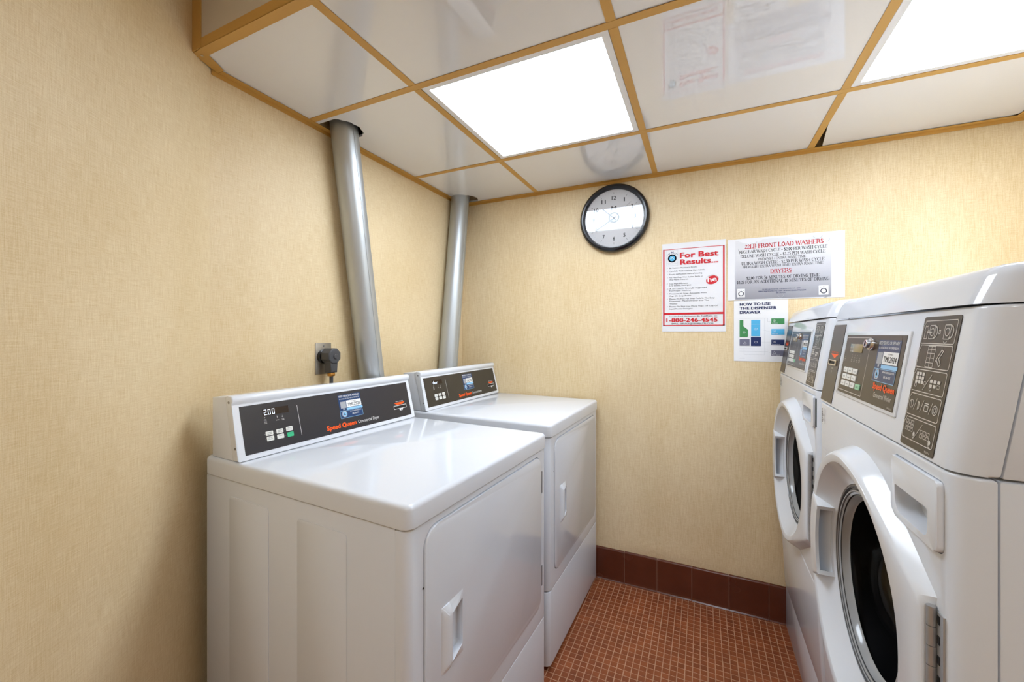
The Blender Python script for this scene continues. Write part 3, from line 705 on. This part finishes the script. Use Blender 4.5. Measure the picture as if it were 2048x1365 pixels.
    for sgn in (1, -1): 
        k = min(range(N_), key=lambda i: abs(ang[i]-(sgn*phi % (2*PI)))); ang[k] = sgn*phi % (2*PI)
    def taper(px): return 1-.52*max(0, min(1, (px-.02)/(ux-.02)))**1.2
    rad_o = [outl(a) for a in ang]
    prof = [('o', -.014, .0), ('o', -.012, -.004), ('o', .0, -.0270), ('o', .0025, -.0310), ('o', .0075, -.0340), ('m', .5, -.0350), ('i', .2290, -.0345), ('i', .2245, -.0325), ('i', .2210, -.028), ('i', .1925, -.004), ('i', .1845, .001), ('i', .1845, .006)]
    bm = bmesh.new(); rows = []
    for (k, q, yy) in prof:
        row = []
        for a, ro in zip(ang, rad_o):
            if k == 'o' and q < 0 and ro*math.cos(a) > ux-.012 and abs(ro*math.sin(a)) < hz-.008: q_ = q*.1
            else: q_ = q
            rr_ = ro-q_ if k == 'o' else (ro*.5+.231*.5 if k == 'm' else q)
            px, pz = rr_*math.cos(a), rr_*math.sin(a)
            row.append(bm.verts.new((CXD+px, yy*taper(px) if yy < 0 else yy, CZD+pz)))
        rows.append(row)
    for A, B in zip(rows, rows[1:]):
        for i in range(N_): bm.faces.new((A[i], A[(i+1)%N_], B[(i+1)%N_], B[i]))
    dr = link('door', bm, M_PLASTIC, r, angle=28)
    # stepped glass rim and the smoked bowl window
    rim = [(.1845, .002), (.1800, .001), (.1785, .006), (.1740, .0065), (.1725, .002), (.1690, .002), (.1680, .010), (.1640, .011)]
    link('window_rim', lathe(rim, 96, 'y', c=(CXD, 0, CZD)), M_GASKET, dr)
    link('window_rim', lathe([(.1722, .0012), (.1695, .0008), (.1688, .004), (.1650, .006)], 96, 'y', c=(CXD, 0, CZD)), M_RINGL, dr)
    link('window_rim', lathe([(.1640, .008), (.1615, .007), (.1590, .018), (.1560, .021)], 96, 'y', c=(CXD, 0, CZD)), M_RINGL, dr)
    bowl = [(.156, .021), (.153, .045), (.148, .075), (.138, .100), (.115, .118), (.08, .128), (.04, .131), (0, .132)]
    link('window_glass', lathe(bowl, 96, 'y', c=(CXD, 0, CZD)), M_GLASSD, dr)
    # handle: frame across the left of the ring with a recess in it
    bm = bmesh.new(); A0, A1 = math.radians(180-25), math.radians(180+25); na = 16
    def sector(r0, r1, a0, a1, y0, y1, bev=0):
        t = bmesh.new(); n_ = max(2, int(na*(a1-a0)/(A1-A0)))
        pts_ = circ(CXD, CZD, r1, n_, a0, a1, False)+circ(CXD, CZD, r0, n_, a0, a1, False)[::-1]
        return prism(pts_, y0, y1, 'y', bev0=bev, seg=2)
    solid = sector(.1900, RD-.008, A0, A1, -.0365, -.001, .004)
    hd = cut(solid, sector(.15, RD-.017, A0+.05, A1-.05, -.0300, -.0060))
    link('handle', hd, M_PLASTIC, dr, angle=40)
    CZC = .7475
    # piano hinge
    hg = link('hinge', box(CXD+ux+.002, CXD+ux+.026, -.0016, .001, CZC-hz, CZC+hz-.004, bev=.0005), M_HINGE, r)
    nk = 10; st = 2*hz/nk
    for i in range(nk):
        z = CZC-hz+st*(i+.5)
        link('knuckle', lathe([(0, -st*.485), (.0052, -st*.485), (.0052, st*.485), (0, st*.485)], 12, 'z', c=(CXD+ux+.006, -.0058, z)), M_HINGE, hg)
        link('knuckle_slot', box(CXD+ux+.0125, CXD+ux+.0185, -.0024, .0, z-st*.22, z+st*.20, bev=.0004), M_HOLE, hg)
    # gasket and drum behind the glass
    link('gasket', lathe([(.192, .034), (.186, .024), (.170, .026), (.164, .06), (.164, .14), (.168, .15)], 64, 'y', c=(CXD, 0, CZD)), M_BOOT, r)
    link('drum', lathe([(.168, .15), (.215, .16), (.215, .45), (0, .46)], 48, 'y', c=(CXD, 0, CZD)), M_DRUM, r)
    # ---- control panel parts (plane tilted with the housing)
    al_ = math.atan(.154)
    base = dict(smooth=False, loc=(0, 0, zb), rot=(-al_, 0, 0))
    st_ = link('card_strip', prism(rrpts(.0195, .1165, .0045, .1985, .0015, 3), -.0010, .001, 'y'), M_TAUPE2, r, **base)
    Draw().text('INSERT CARD', .0710, .1275, .0042, .056, al='c').obj('strip_print', M_ORANGE, st_, -.0014)
    Draw().poly([(.0390, .1255), (.1030, .1255), (.0740, .1145)]).obj('slot_arrow', M_ORANGE, st_, -.0014)
    link('card_slot', cut(box(.0410, .1020, -.0045, -.0008, .0965, .1105, bev=.001), box(.0475, .0955, -.01, -.002, .0995, .1075)), M_CHROME, st_, smooth=False)
    link('slot_opening', box(.0478, .0952, -.0026, -.0012, .0998, .1072), M_HOLE, st_, smooth=False)
    d = Draw(); d.text('CARD', .071, .0880, .0030, .016, al='c'); d.ring(.071, .0810, .0020, .0005, 12); d.obj('strip_marks', M_PRN, st_, -.0014)
    pb = link('panel_bezel', prism(rrpts(.1400, .4720, .0360, .1810, .004, 4), -.0028, .001, 'y', bev0=.0018, seg=2), M_PLASTIC, r, loc=(0, 0, zb), rot=(-al_, 0, 0))
    cp = link('control_panel', prism(rrpts(.1535, .4635, .0425, .1730, .0005, 2), -.0034, -.0005, 'y'), M_TAUPE, r, **base)
    d = Draw(); d.rro(.1565, .3070, .0488, .1672, .002, .0011)
    for i, xx in enumerate((.1680, .2140, .2300, .2460, .2620)):
        d.disc(xx, .1290, .0007, 8); d.ring(xx, .1235, .0013, .0005, 10); d.text('RINSE', xx, .1175, .0022, .0085, al='c'); d.text('WASH', xx, .1140, .0022, .0080, al='c')
    for i, zz in enumerate((.0955, .0805, .0655)): d.disc(.1690, zz, .0006, 8); d.line([(.171, zz-.006), (.262, zz-.006)], .0003)
    d.text('Commercial Washer', .3710, .0575, .0088, .0790); d.text('802712', .440, .0455, .0028, .018)
    d.obj('panel_print', M_PRN, cp, -.0038)
    Draw().text('Speed Queen', .3610, .0725, .0110, .0970, bold=.06).obj('brand_lettering', M_ORANGE, cp, -.0038)
    link('display', box(.1925, .2685, -.0044, -.001, .1355, .1535, bev=.0004), M_LCD, cp)
    for ri, zt_ in enumerate((.1005, .0855, .0705)):
        for ci in range(4):
            if ci == 3 and ri < 2: continue
            xk = .1780+ci*.0305-(.0015*ri if ci < 3 else .0)
            link('key', prism(rrpts(xk, xk+.0255, zt_-.0115, zt_, .0016, 3), -.0052, -.003, 'y', bev0=.0006, seg=1), M_KEYPG if ci == 3 else M_KEY, cp)
            Draw().text(('HOT', 'WARM', 'COLD', 'START')[ci], xk+.0128, zt_-.0075, .0028, .014, al='c').obj('key_lettering', M_INK, cp, -.0054)
    sticker(cp, .3480, .4490, .0870, .1640, code, dy=.0026)
    lk = link('lock', lathe([(0, -.016), (.0075, -.016), (.0085, -.0150), (.0085, -.010), (.0110, -.0095), (.0120, -.007), (.0120, -.003)], 24, 'y', c=(.3190, 0, .1545)), M_CHROME, cp)
    link('keyhole', box(.3182, .3198, -.0168, -.0155, .1500, .1590), M_HOLE, cp, smooth=False)
    # instruction strip with five framed pictograms
    ic = link('instruction_strip', prism(rrpts(.5045, .6065, .0040, .2015, .004, 4), -.0010, .001, 'y'), M_TAUPE, r, **base)
    frames = [(.1612, .1952), (.1250, .1585), (.0885, .1212), (.0515, .0842), (.0148, .0472)]
    d = Draw(); g = .0011
    for z0, z1 in frames:
        d.line([(.5075, z1-.007), (.5075, z0+.003), (.5095, z0), (.5985, z0), (.6005, z0+.002), (.6005, z1-.002), (.5985, z1), (.5120, z1)], g)
        d.line([(.5120, z1), (.5112, z1-.004), (.5075, z1-.007)], g*.8)
    zc = lambda k: sum(frames[k])/2
    z = zc(0); lw = .0011                                    # shirt into drum, arrow, drum closed
    d.line([(.5145, z-.010), (.5145, z+.001), (.5125, z+.003), (.5145, z+.010), (.5180, z+.008), (.5215, z+.010), (.5245, z+.003), (.5220, z+.001), (.5220, z-.010)], lw, True)
    d.rro(.5280, .5440, z-.010, z+.010, .001, lw); d.ring(.5360, z, .0055, lw, 14); d.ring(.5425, z, .0088, .0022, 14, a0=-PI/2, a1=PI/2); d.line([(.5220, z), (.5350, z)], .0016)
    d.line([(.5555, z-.0025), (.5600, z-.0025), (.5600, z+.0025), (.5555, z+.0025)], lw*.7, True)
    d.rro(.5700, .5860, z-.010, z+.010, .001, lw); d.ring(.5780, z, .0055, lw, 14); d.ring(.5850, z, .0088, .0022, 14, a0=-PI/2, a1=PI/2); d.ring(.577, z-.0105, .005, .0014, 10, a0=-2.4, a1=-.7)
    z = zc(1)                                                # detergent compartments and pouring cup
    d.rro(.5350, .5560, z-.0155, z+.0155, .0005, lw*.8)
    for t in (-.009, -.002, .005, .011): d.line([(.5350, z+t), (.5560, z+t)], lw*.7)
    d.line([(.5450, z-.0155), (.5450, z+.0155)], lw*.7)
    d.line([(.5620, z-.006), (.5740, z+.011), (.5790, z+.009), (.5700, z-.002), (.5775, z-.010), (.5735, z-.013), (.5640, z-.0035)], lw*1.1)
    z = zc(2)                                                # key pads, filled
    for i in range(3):
        for j in range(3): d.rr(.5150+i*.0090, .5220+i*.0090, z+.0075-j*.0062, z+.0125-j*.0062, .001)
    d.ring(.5180, z-.0075, .0028, lw, 12); d.rro(.5425, .5485, z-.0055, z-.0005, .001, lw*.7)
    d.line([(.5420, z-.013), (.5610, z+.011)], lw*.8)
    for i in range(3):
        for j in range(2):
            if i == 2 and j == 1: d.rro(.5590+i*.0105, .5670+i*.0105, z-.0070, z-.0025, .001, lw*.7)
            else: d.rr(.5590+i*.0105, .5670+i*.0105, z-.0005-j*.0068, z+.0040-j*.0068, .001)
    d.ring(.5635, z-.0095, .0025, lw, 12)
    z = zc(3)                                                # coin / card / note / dial
    d.ring(.5180, z, .0060, lw, 16); d.line([(.5150, z+.004), (.5210, z-.004)], lw)
    d.line([(.5265, z-.008), (.5325, z+.009)], lw*.8); d.line([(.5385, z-.006), (.5385, z+.006), (.5415, z+.004), (.5420, z-.004)], lw*1.3, True)
    d.line([(.5475, z-.008), (.5535, z+.009)], lw*.8); d.rro(.5580, .5690, z-.005, z+.003, .001, lw*1.2); d.line([(.5580, z+.006), (.5690, z+.006)], lw*1.2)
    d.line([(.5730, z-.008), (.5790, z+.009)], lw*.8)
    d.ring(.5880, z, .0066, lw, 18); d.ring(.5880, z, .0032, lw*1.5, 12)
    z = zc(4)                                                # key pads, outlined, with the finger
    for i in range(3):
        for j in range(3): d.rro(.5140+i*.0085, .5205+i*.0085, z+.0075-j*.0058, z+.0120-j*.0058, .0008, lw*.7)
    d.disc(.5435, z-.0060, .0032, 14); d.ring(.5430, z-.0100, .0022, lw, 10)
    d.line([(.5440, z-.013), (.5630, z+.011)], lw*.8)
    for i in range(3):
        for j in range(2): d.rro(.5610+i*.0095, .5685+i*.0095, z-.0010-j*.0062, z+.0035-j*.0062, .0008, lw*.7)
    d.disc(.5910, z-.0090, .0034, 14); d.ring(.5905, z-.0132, .0020, lw, 10)
    d.text('802716', .5830, .0070, .0025, .014)
    d.obj('pictograms', M_PRN, ic, -.0014)
    return r
make_washer(1.5733, .3123, -.002, 'white front-load washer nearest the viewer, cut by the right edge', 'TML2924', True)
make_washer(1.5923, 1.0771, .009, 'white front-load washer farther away, against the back wall beside the posters', 'TML2923', False)

# ================================================================== DUCTS
def duct(top, bot, label):
    T, B = Vector(top), Vector(bot); n = 12; R0 = .0508
    pts = [B.lerp(T, i/n) for i in range(n+1)]
    o = tag(link('exhaust_duct', tube(pts, R0, 48), M_DUCT, angle=60), label, 'duct', 'exhaust ducts')
    sm = bmesh.new(); s_ = Vector((math.cos(-.1), math.sin(-.1), 0))*(R0+.0004)
    tube([p+s_ for p in (B.lerp(T, .01), B.lerp(T, .99))], .0012, 8, sm)
    link('lock_seam', sm, M_DUCT, o)
    return o
k = (2.30-2.0)
duct((.059, .118-.153*k, 2.30), (.057, .262+.153*(1.07-.912), .912), 'galvanised round exhaust duct rising behind the near dryer')
duct((.059, .960+.133*k, 2.30), (.057, .838-.133*(1.07-.912), .912), 'galvanised round exhaust duct rising behind the far dryer, by the corner')

# ================================================================== OUTLET AND PLUG
ol = empty('wall_outlet', (0, .066, 1.150), PI/2, 'stainless wall outlet plate behind the near dryer', 'outlet')
link('cover_plate', box(-.036, .036, -.004, -.0004, -.0585, .0585, bev=.0018), M_PLATE, ol)
link('receptacle', lathe([(0, -.016), (.024, -.016), (.026, -.0145), (.026, -.003)], 32, 'y', c=(-.004, 0, .008)), M_BLACK, ol)
for z_ in (.047, -.047): link('screw', lathe([(0,-.0060),(.0030,-.0055),(.0036,-.0038)], 12, 'y', c=(.012 if z_ < 0 else .0, 0, z_)), M_BRASS if z_ < 0 else M_STEEL, ol)
pg = empty('dryer_power_plug', (.0, .066, 1.150), PI/2, 'grey angled plug with its cord, pushed into the wall outlet', 'plug')
hx = [(.004+.030*math.cos(a)*1.0, .010+.031*math.sin(a)) for a in [PI/8+i*PI/4 for i in range(8)]]
bm = prism(hx, -.060, -.0165, 'y', bev0=.005)
prism([(-.014, -.010), (.022, -.010), (.019, -.052), (-.011, -.052)], -.056, -.024, 'y', bev0=.004, bm=bm)
pb_ = link('plug_body', bm, M_RUB, pg)
link('plug_boss', lathe([(0, -.064), (.008, -.064), (.010, -.062), (.010, -.058)], 24, 'y', c=(.006, 0, .008)), M_RUB, pg)
link('cord_clamp', box(-.0065, .0145, -.050, -.029, -.066, -.0525, bev=.003), M_BRASS, pg)
link('cord', tube([(.004, -.040, -.060), (.004, -.040, -.085), (.003, -.038, -.13), (.0, -.034, -.2), (-.005, -.030, -.26), (-.01, -.03, -.6)], .0068, 16), M_RUB, pg)

# ================================================================== CLOCK
ck = empty('wall_clock', (.8945, YB-.0014, 1.823), 0, 'round wall clock with a black frame and white face', 'clock')
RO, RI = .1700, .1440
link('frame', lathe([(RI-.012, -.004), (RO-.004, -.001), (RO, -.006), (RO, -.022), (RO-.004, -.031), (RO-.012, -.037), (RO-.019, -.037), (RI, -.022), (RI, -.016)], 96, 'y', close=False), M_CLOCKF, ck)
link('dial', lathe([(0, -.014), (RI+.001, -.014), (RI+.001, -.010), (0, -.010)], 96, 'y'), M_DIAL, ck)
d = Draw()
for i in range(60):
    a = PI/2-i*PI/30; c_, s_ = math.cos(a), math.sin(a)
    if i % 5 == 0: d.line([(.1210*c_, .1210*s_), (.1300*c_, .1300*s_)], .0013)
for n_ in range(1, 13):
    a = PI/2-n_*PI/6; d.text(str(n_), .1020*math.cos(a), .1020*math.sin(a)-.0095, .0190, (.0055 if n_ == 1 else .0105) if n_ < 10 else .0220, al='c', bold=.03)
d.text('M', 0, .0420, .0190, .026, al='c', bold=.02)
for sg in (1, -1):
    for q in range(3): d.line([(sg*(.017+q*.006), .0425-q*.001), (sg*(.020+q*.006), .0490-q*.0022)], .0012)
    d.line([(sg*.016, .0420), (sg*.033, .0385)], .0010)
d.obj('numerals', M_INK, ck, -.0146)
d = Draw()
for i in range(60):
    a = PI/2-i*PI/30; c_, s_ = math.cos(a), math.sin(a)
    if i % 5: d.line([(.1265*c_, .1265*s_), (.1310*c_, .1310*s_)], .0009)
d.text('www.tedimatts.com  •  service@tedimatts.com', 0, -.0455, .0045, .150, al='c')
d.obj('minute_marks', M_GREYINK, ck, -.0146)
d = Draw(); d.ring(0, .004, .0235, .006, 40); d.poly([(-.016, -.004), (.016, -.004), (.010, -.014), (-.010, -.014)]); d.line([(-.010, .012), (0, .002), (.010, .012)], .003)
d.obj('round_emblem', M_PALEBLUE, ck, -.0146)
def hand(name, a, L_, w_, y_, m=M_INK, tail=.015):
    c_, s_ = math.cos(a), math.sin(a); nx, nz = -s_*w_/2, c_*w_/2
    pts = [(-tail*c_-nx, -tail*s_-nz), (L_*.93*c_-nx*.8, L_*.93*s_-nz*.8), (L_*c_, L_*s_), (L_*.93*c_+nx*.8, L_*.93*s_+nz*.8), (-tail*c_+nx, -tail*s_+nz)]
    link(name, prism(pts, y_-.0006, y_+.0002, 'y'), m, ck, smooth=False)
hand('hour_hand', math.radians(137), .078, .0042, -.0162)
hand('minute_hand', math.radians(90-238.5), .112, .0034, -.0174)
hand('second_hand', math.radians(41), .112, .0008, -.0185, M_INK, .03)
link('pivot', lathe([(0, -.0200), (.0035, -.0200), (.0040, -.0150)], 16, 'y'), M_INK, ck)
link('crystal', lathe([(0, -.0212), (RI-.0005, -.0212), (RI-.0005, -.0200), (0, -.0200)], 96, 'y'), M_GLASS, ck)

# ================================================================== POSTERS
def poster(name, x0, x1, z0, z1, label, lift=.0022, m=M_PAPER, warp=0, skew=0):
    """sheet hanging on the back wall; its origin is the sheet's lower left corner"""
    W_, H_ = x1-x0, z1-z0; bm = bmesh.new(); n = 14; g = []
    for j in range(n+1):
        g.append([bm.verts.new((W_*i/n, -warp*max(0, j/n-.85)/.15*(math.sin(i/n*PI*2.3)**2), H_*j/n+skew*(i/n))) for i in range(n+1)])
    for j in range(n):
        for i in range(n): bm.faces.new((g[j][i], g[j][i+1], g[j+1][i+1], g[j+1][i]))
    skirt(bm, [g[0][i] for i in range(n+1)]+[g[j][n] for j in range(1, n+1)]+[g[n][i] for i in range(n-1, -1, -1)]+[g[j][0] for j in range(n-1, 0, -1)], .0005)
    o = link(name, bm, m, angle=60, loc=(x0, YB-lift, z0)); tag(o, label, 'poster', 'posters on the back wall'); return o
# --- red bordered care list
p1 = poster('paper_poster', 1.1195, 1.3895, 1.2535, 1.6730, 'white poster with a red border listing laundry care tips', lift=.0026, warp=.0015)
PH = .4195; mm = .001
Y_ = lambda t: PH-t*mm
d = Draw(); d.rect(.0045, .0110, Y_(392), Y_(27)); d.rect(.2585, .2650, Y_(392), Y_(27)); d.rect(.0045, .2650, Y_(29.5), Y_(27)); d.rect(.0045, .2650, Y_(392), Y_(388)); d.rect(.0110, .2585, Y_(339), Y_(330))
d.text('For Best', .0800, Y_(71), .0235, .162, bold=.06); d.text('Results...', .0810, Y_(103), .0235, .160, bold=.06)
d.text('1-888-246-4545', .0200, Y_(373), .0170, .218, bold=.06)
d.poly([(.2150+.0255*math.cos(a)+.0*math.sin(a), Y_(182)+.0195*math.sin(a)+.004*math.cos(a)) for a in [i*PI/14 for i in range(28)]])
for q in range(9): 
    zq = (119,134,149,164,193,217,241,266,302)[q]; d.line([(.0220, Y_(zq-1.5)), (.0232, Y_(zq)), (.0255, Y_(zq-4))], .0006)
d.obj('red_print', M_RED, p1, -.0012)
d = Draw(); d.text('he', .2150, Y_(190), .0225, .038, al='c', bold=.03, rot=.08); d.ring(.215, Y_(182), .0225, .0011, 30, a0=.4, a1=2.6); d.obj('emblem_letters', M_PAPER2, p1, -.0016)
d = Draw()
TX = [(119,'Be Positive Machine is Empty',.118),(134,'Carefully Read Clothing Care Labels',.150),(149,'Empty All Pockets Before Loading.',.142),(164,'No Mats/Rugs With Rubber Backs or',.144),(174,'Any Plastic Material.',.082),(193,'Use High Efficiency',.082),(202,'Low Sudsing Detergent',.094),(217,'A 3/4 Load Is Strongly Suggested',.158),(227,'For Proper Washing',.092),(241,'Measure All Soap Amounts With',.158),(252,'Cup On Soap Bottle',.094),(266,'Please Do Not Put Soap Pods In The Soap',.192),(276,'Dispenser. Place Directly Into The',.168),(289,'Washer',.035),(302,'Please Do Not Use More Than 1/4 Cup Of',.204),(313,'Liquid/Powder Detergent',.100)]
for t_, s_, w_ in TX: d.text(s_, .0330, Y_(t_+1), .0058, w_)
d.text('EMAIL: SERVICE@TEDIMATTS.COM', .0430, Y_(385), .0068, .176, bold=.01); d.text('Installed and Maintained By TediMatts, Inc.', .0340, Y_(350), .0058, .204)
d.obj('black_print', M_INK, p1, -.0012)
d = Draw(); d.rro(.0200, .0700, Y_(105), Y_(32), .0003, .0006); d.line([(.0200, Y_(94)), (.0700, Y_(94))], .0005); d.text('service and sales', .0450, Y_(99), .0028, .036, al='c'); d.obj('logo_box', M_GREYINK, p1, -.0012)
def roundlogo(parent, cx, cz, r, y0=-.0012):
    Draw().ring(cx, cz, r*.85, r*.32, 32).obj('round_logo', M_NAVY, parent, y0)
    d = Draw(); d.disc(cx, cz, r*.72, 24); d.obj('logo_centre', M_SKY, parent, y0)
    d = Draw(); d.line([(cx-r*.3, cz-r*.1), (cx, cz+r*.35), (cx+r*.3, cz-r*.1)], r*.16); d.obj('logo_mark', M_PAPER2, parent, y0-.0004)
    d = Draw(); d.text('M', cx, cz+r*1.15, r*.62, al='c', bold=.02)
    for sg in (1, -1):
        for q in range(3): d.line([(cx+sg*r*(.55+.28*q), cz+r*(1.12-.12*q)), (cx+sg*r*(.68+.28*q), cz+r*(1.45-.2*q))], r*.08)
    d.obj('logo_letter', M_NAVY, parent, y0)
roundlogo(p1, .0450, Y_(71), .0185)
# --- price list
p2 = poster('price_poster', 1.3970, 1.8170, 1.3930, 1.6665, 'wide silver price list for washers and dryers, highest right poster', lift=.0022, warp=.002)
Draw().rect(.0300, .3750, .0040, .2650).obj('silver_field', M_GRAD, p2, -.0008)
d = Draw(); d.serif('22LB FRONT LOAD WASHERS', .2080, .2285, .0165, .283, bold=1.15); d.serif('DRYERS', .2010, .1150, .0150, .077, bold=1.1); d.line([(.163, .1120), (.239, .1120)], .0007)
d.obj('red_print', M_RED, p2, -.0012)
d = Draw()
for s_, cx_, z_, h_, w_ in (('REGULAR WASH CYCLE - $2.00 PER WASH CYCLE', .2030, .2080, .0120, .318), ('DELUXE WASH CYCLE - $2.25 PER WASH CYCLE', .2030, .1885, .0120, .306), ('PREWASH / EXTRA RINSE TIME', .2030, .1735, .0095, .172), ('ULTRA WASH CYCLE - $2.50 PER WASH CYCLE', .2030, .1560, .0120, .298), ('PREWASH / EXTRA WASH TIME/ EXTRA RINSE TIME', .2030, .1420, .0095, .290), ('$2.00 FOR 56 MINUTES OF DRYING TIME', .2040, .0905, .0120, .262), ('$0.25 FOR AN ADDITIONAL 10 MINUTES OF DRYING', .2020, .0735, .0120, .334)):
    d.serif(s_, cx_, z_, h_, w_)
d.obj('black_print', M_INK, p2, -.0012)
d = Draw(); d.text('380 BROADWAY AVE, THORNWOOD, N.Y.  10594', .2020, .0420, .0048, .140, al='c'); d.text('SERVICE@TEDIMATTS.COM  WWW.TEDIMATTS.COM', .2030, .0330, .0052, .172, al='c', bold=.01); d.text('888-246-4545', .2010, .0250, .0048, .036, al='c'); d.obj('blue_print', M_NAVY, p2, -.0012)
for q_ in ((.0370, .0670, .0130, .0510), (.3330, .3660, .0130, .0510)): Draw().rect(*q_).obj('logo_ground', M_PAPER2, p2, -.0011)
for cx_ in (.0520, .3495):
    d = Draw(); d.ring(cx_, .0290, .0095, .0030, 28); d.text('M', cx_, .0425, .0045, al='c', bold=.02); d.line([(cx_-.012, .0415), (cx_-.005, .0450)], .0008); d.line([(cx_+.012, .0415), (cx_+.005, .0450)], .0008); d.text('service', cx_, .0150, .0020, .018, al='c'); d.obj('round_logo', M_NAVY, p2, -.0014)
d = Draw()
for (cx_, cz_, r_, a0_, a1_) in ((.100, .2620, .014, PI, 2*PI), (.330, .2640, .016, PI+.3, 2*PI-.3), (.360, .2420, .009, -1.6, .6), (.055, .2270, .014, PI, 2*PI-.6), (.200, .0180, .010, PI, 2*PI), (.350, .0130, .013, -PI/2, 0)): d.ring(cx_, cz_, r_, .0012, 16, a0=a0_, a1=a1_)
d.obj('water_drops', M_GREYINK, p2, -.0010)
# --- dispenser drawer chart
p3 = poster('chart_poster', 1.4210, 1.6240, 1.1215, 1.3915, 'white chart on using the dispenser drawer, partly behind the far washer', lift=.0018, m=M_PAPER2)
d = Draw()
for i, s_ in enumerate(('HOW TO USE', 'THE DISPENSER', 'DRAWER')): d.text(s_, .0235, .2475-.0182*i, .0118, (.116, .139, .079)[i], bold=.05)
d.obj('heading', M_NAVY, p3, -.0010)
for q_ in ((.0660, .1040, .0680, .1075), (.1420, .1900, .0720, .0965)): Draw().rect(*q_).obj('navy_swatch', M_NAVY, p3, -.0010)
d = Draw(); d.poly([(.0225, .1080), (.0530, .1080), (.0550, .1120), (.0550, .1400), (.0370, .1550), (.0370, .1830), (.0225, .1830)]); d.obj('green_swatch', M_GREENP, p3, -.0010); Draw().rect(.1420, .1900, .1640, .1885).obj('green_swatch', M_GREENP, p3, -.0010)
for q_ in ((.0670, .1010, .1110, .1830), (.1420, .1900, .1180, .1425)): Draw().rect(*q_).obj('blue_swatch', M_SKY, p3, -.0010)
for q_ in ((.0225, .0610, .0690, .0980), (.1420, .1900, .0260, .0505)): Draw().rect(*q_).obj('slate_swatch', M_SLATE, p3, -.0010)
d = Draw()
for cx_, cz_ in ((.0840, .1420), (.0850, .0850), (.1530, .1330), (.1530, .0870)): d.line([(cx_-.006, cz_+.005), (cx_-.0042, cz_-.004), (cx_+.0042, cz_-.004), (cx_+.006, cz_+.005)], .0008); d.line([(cx_-.0022, cz_+.003), (cx_, cz_-.001), (cx_+.0022, cz_+.003)], .0007)
for cx_, cz_ in ((.0400, .1280), (.1530, .1790)): d.ring(cx_, cz_, .0045, .0007, 14); d.line([(cx_-.0045, cz_), (cx_+.0045, cz_)], .0006); d.line([(cx_, cz_-.0045), (cx_, cz_+.0045)], .0006)
for cx_, cz_ in ((.0430, .0810), (.1530, .0410)): d.line([(cx_-.0060, cz_-.004), (cx_+.0060, cz_-.004), (cx_, cz_+.005)], .0007, True)
for cz_, t_ in ((.1665, 'Softener'), (.1210, 'Main wash'), (.0745, 'Prewash drawer'), (.0285, 'Bleach dispenser')): d.text(t_, .1450, cz_, .0035, .030 if len(t_) > 9 else .022, bold=.01)
d.line([(.0670, .1640), (.1010, .1640)], .0006); d.obj('white_print', M_PAPER2, p3, -.0014)
d = Draw()
d.line([(.0225, .1900), (.1290, .1900), (.1290, .1750), (.1400, .1750)], .0005); d.line([(.1180, .1900), (.1180, .0300), (.0400, .0300), (.0400, .0660)], .0005); d.line([(.1060, .0850), (.1400, .0850)], .0005); d.line([(.0225, .0440), (.1290, .0440), (.1400, .0380)], .0005); d.line([(.0225, .0560), (.1290, .0560)], .0005); d.line([(.1060, .1400), (.1400, .1300)], .0004)
d.text('802995ENR1', .0225, .0120, .0025, .020); d.obj('guide_lines', M_GREYINK, p3, -.0009)
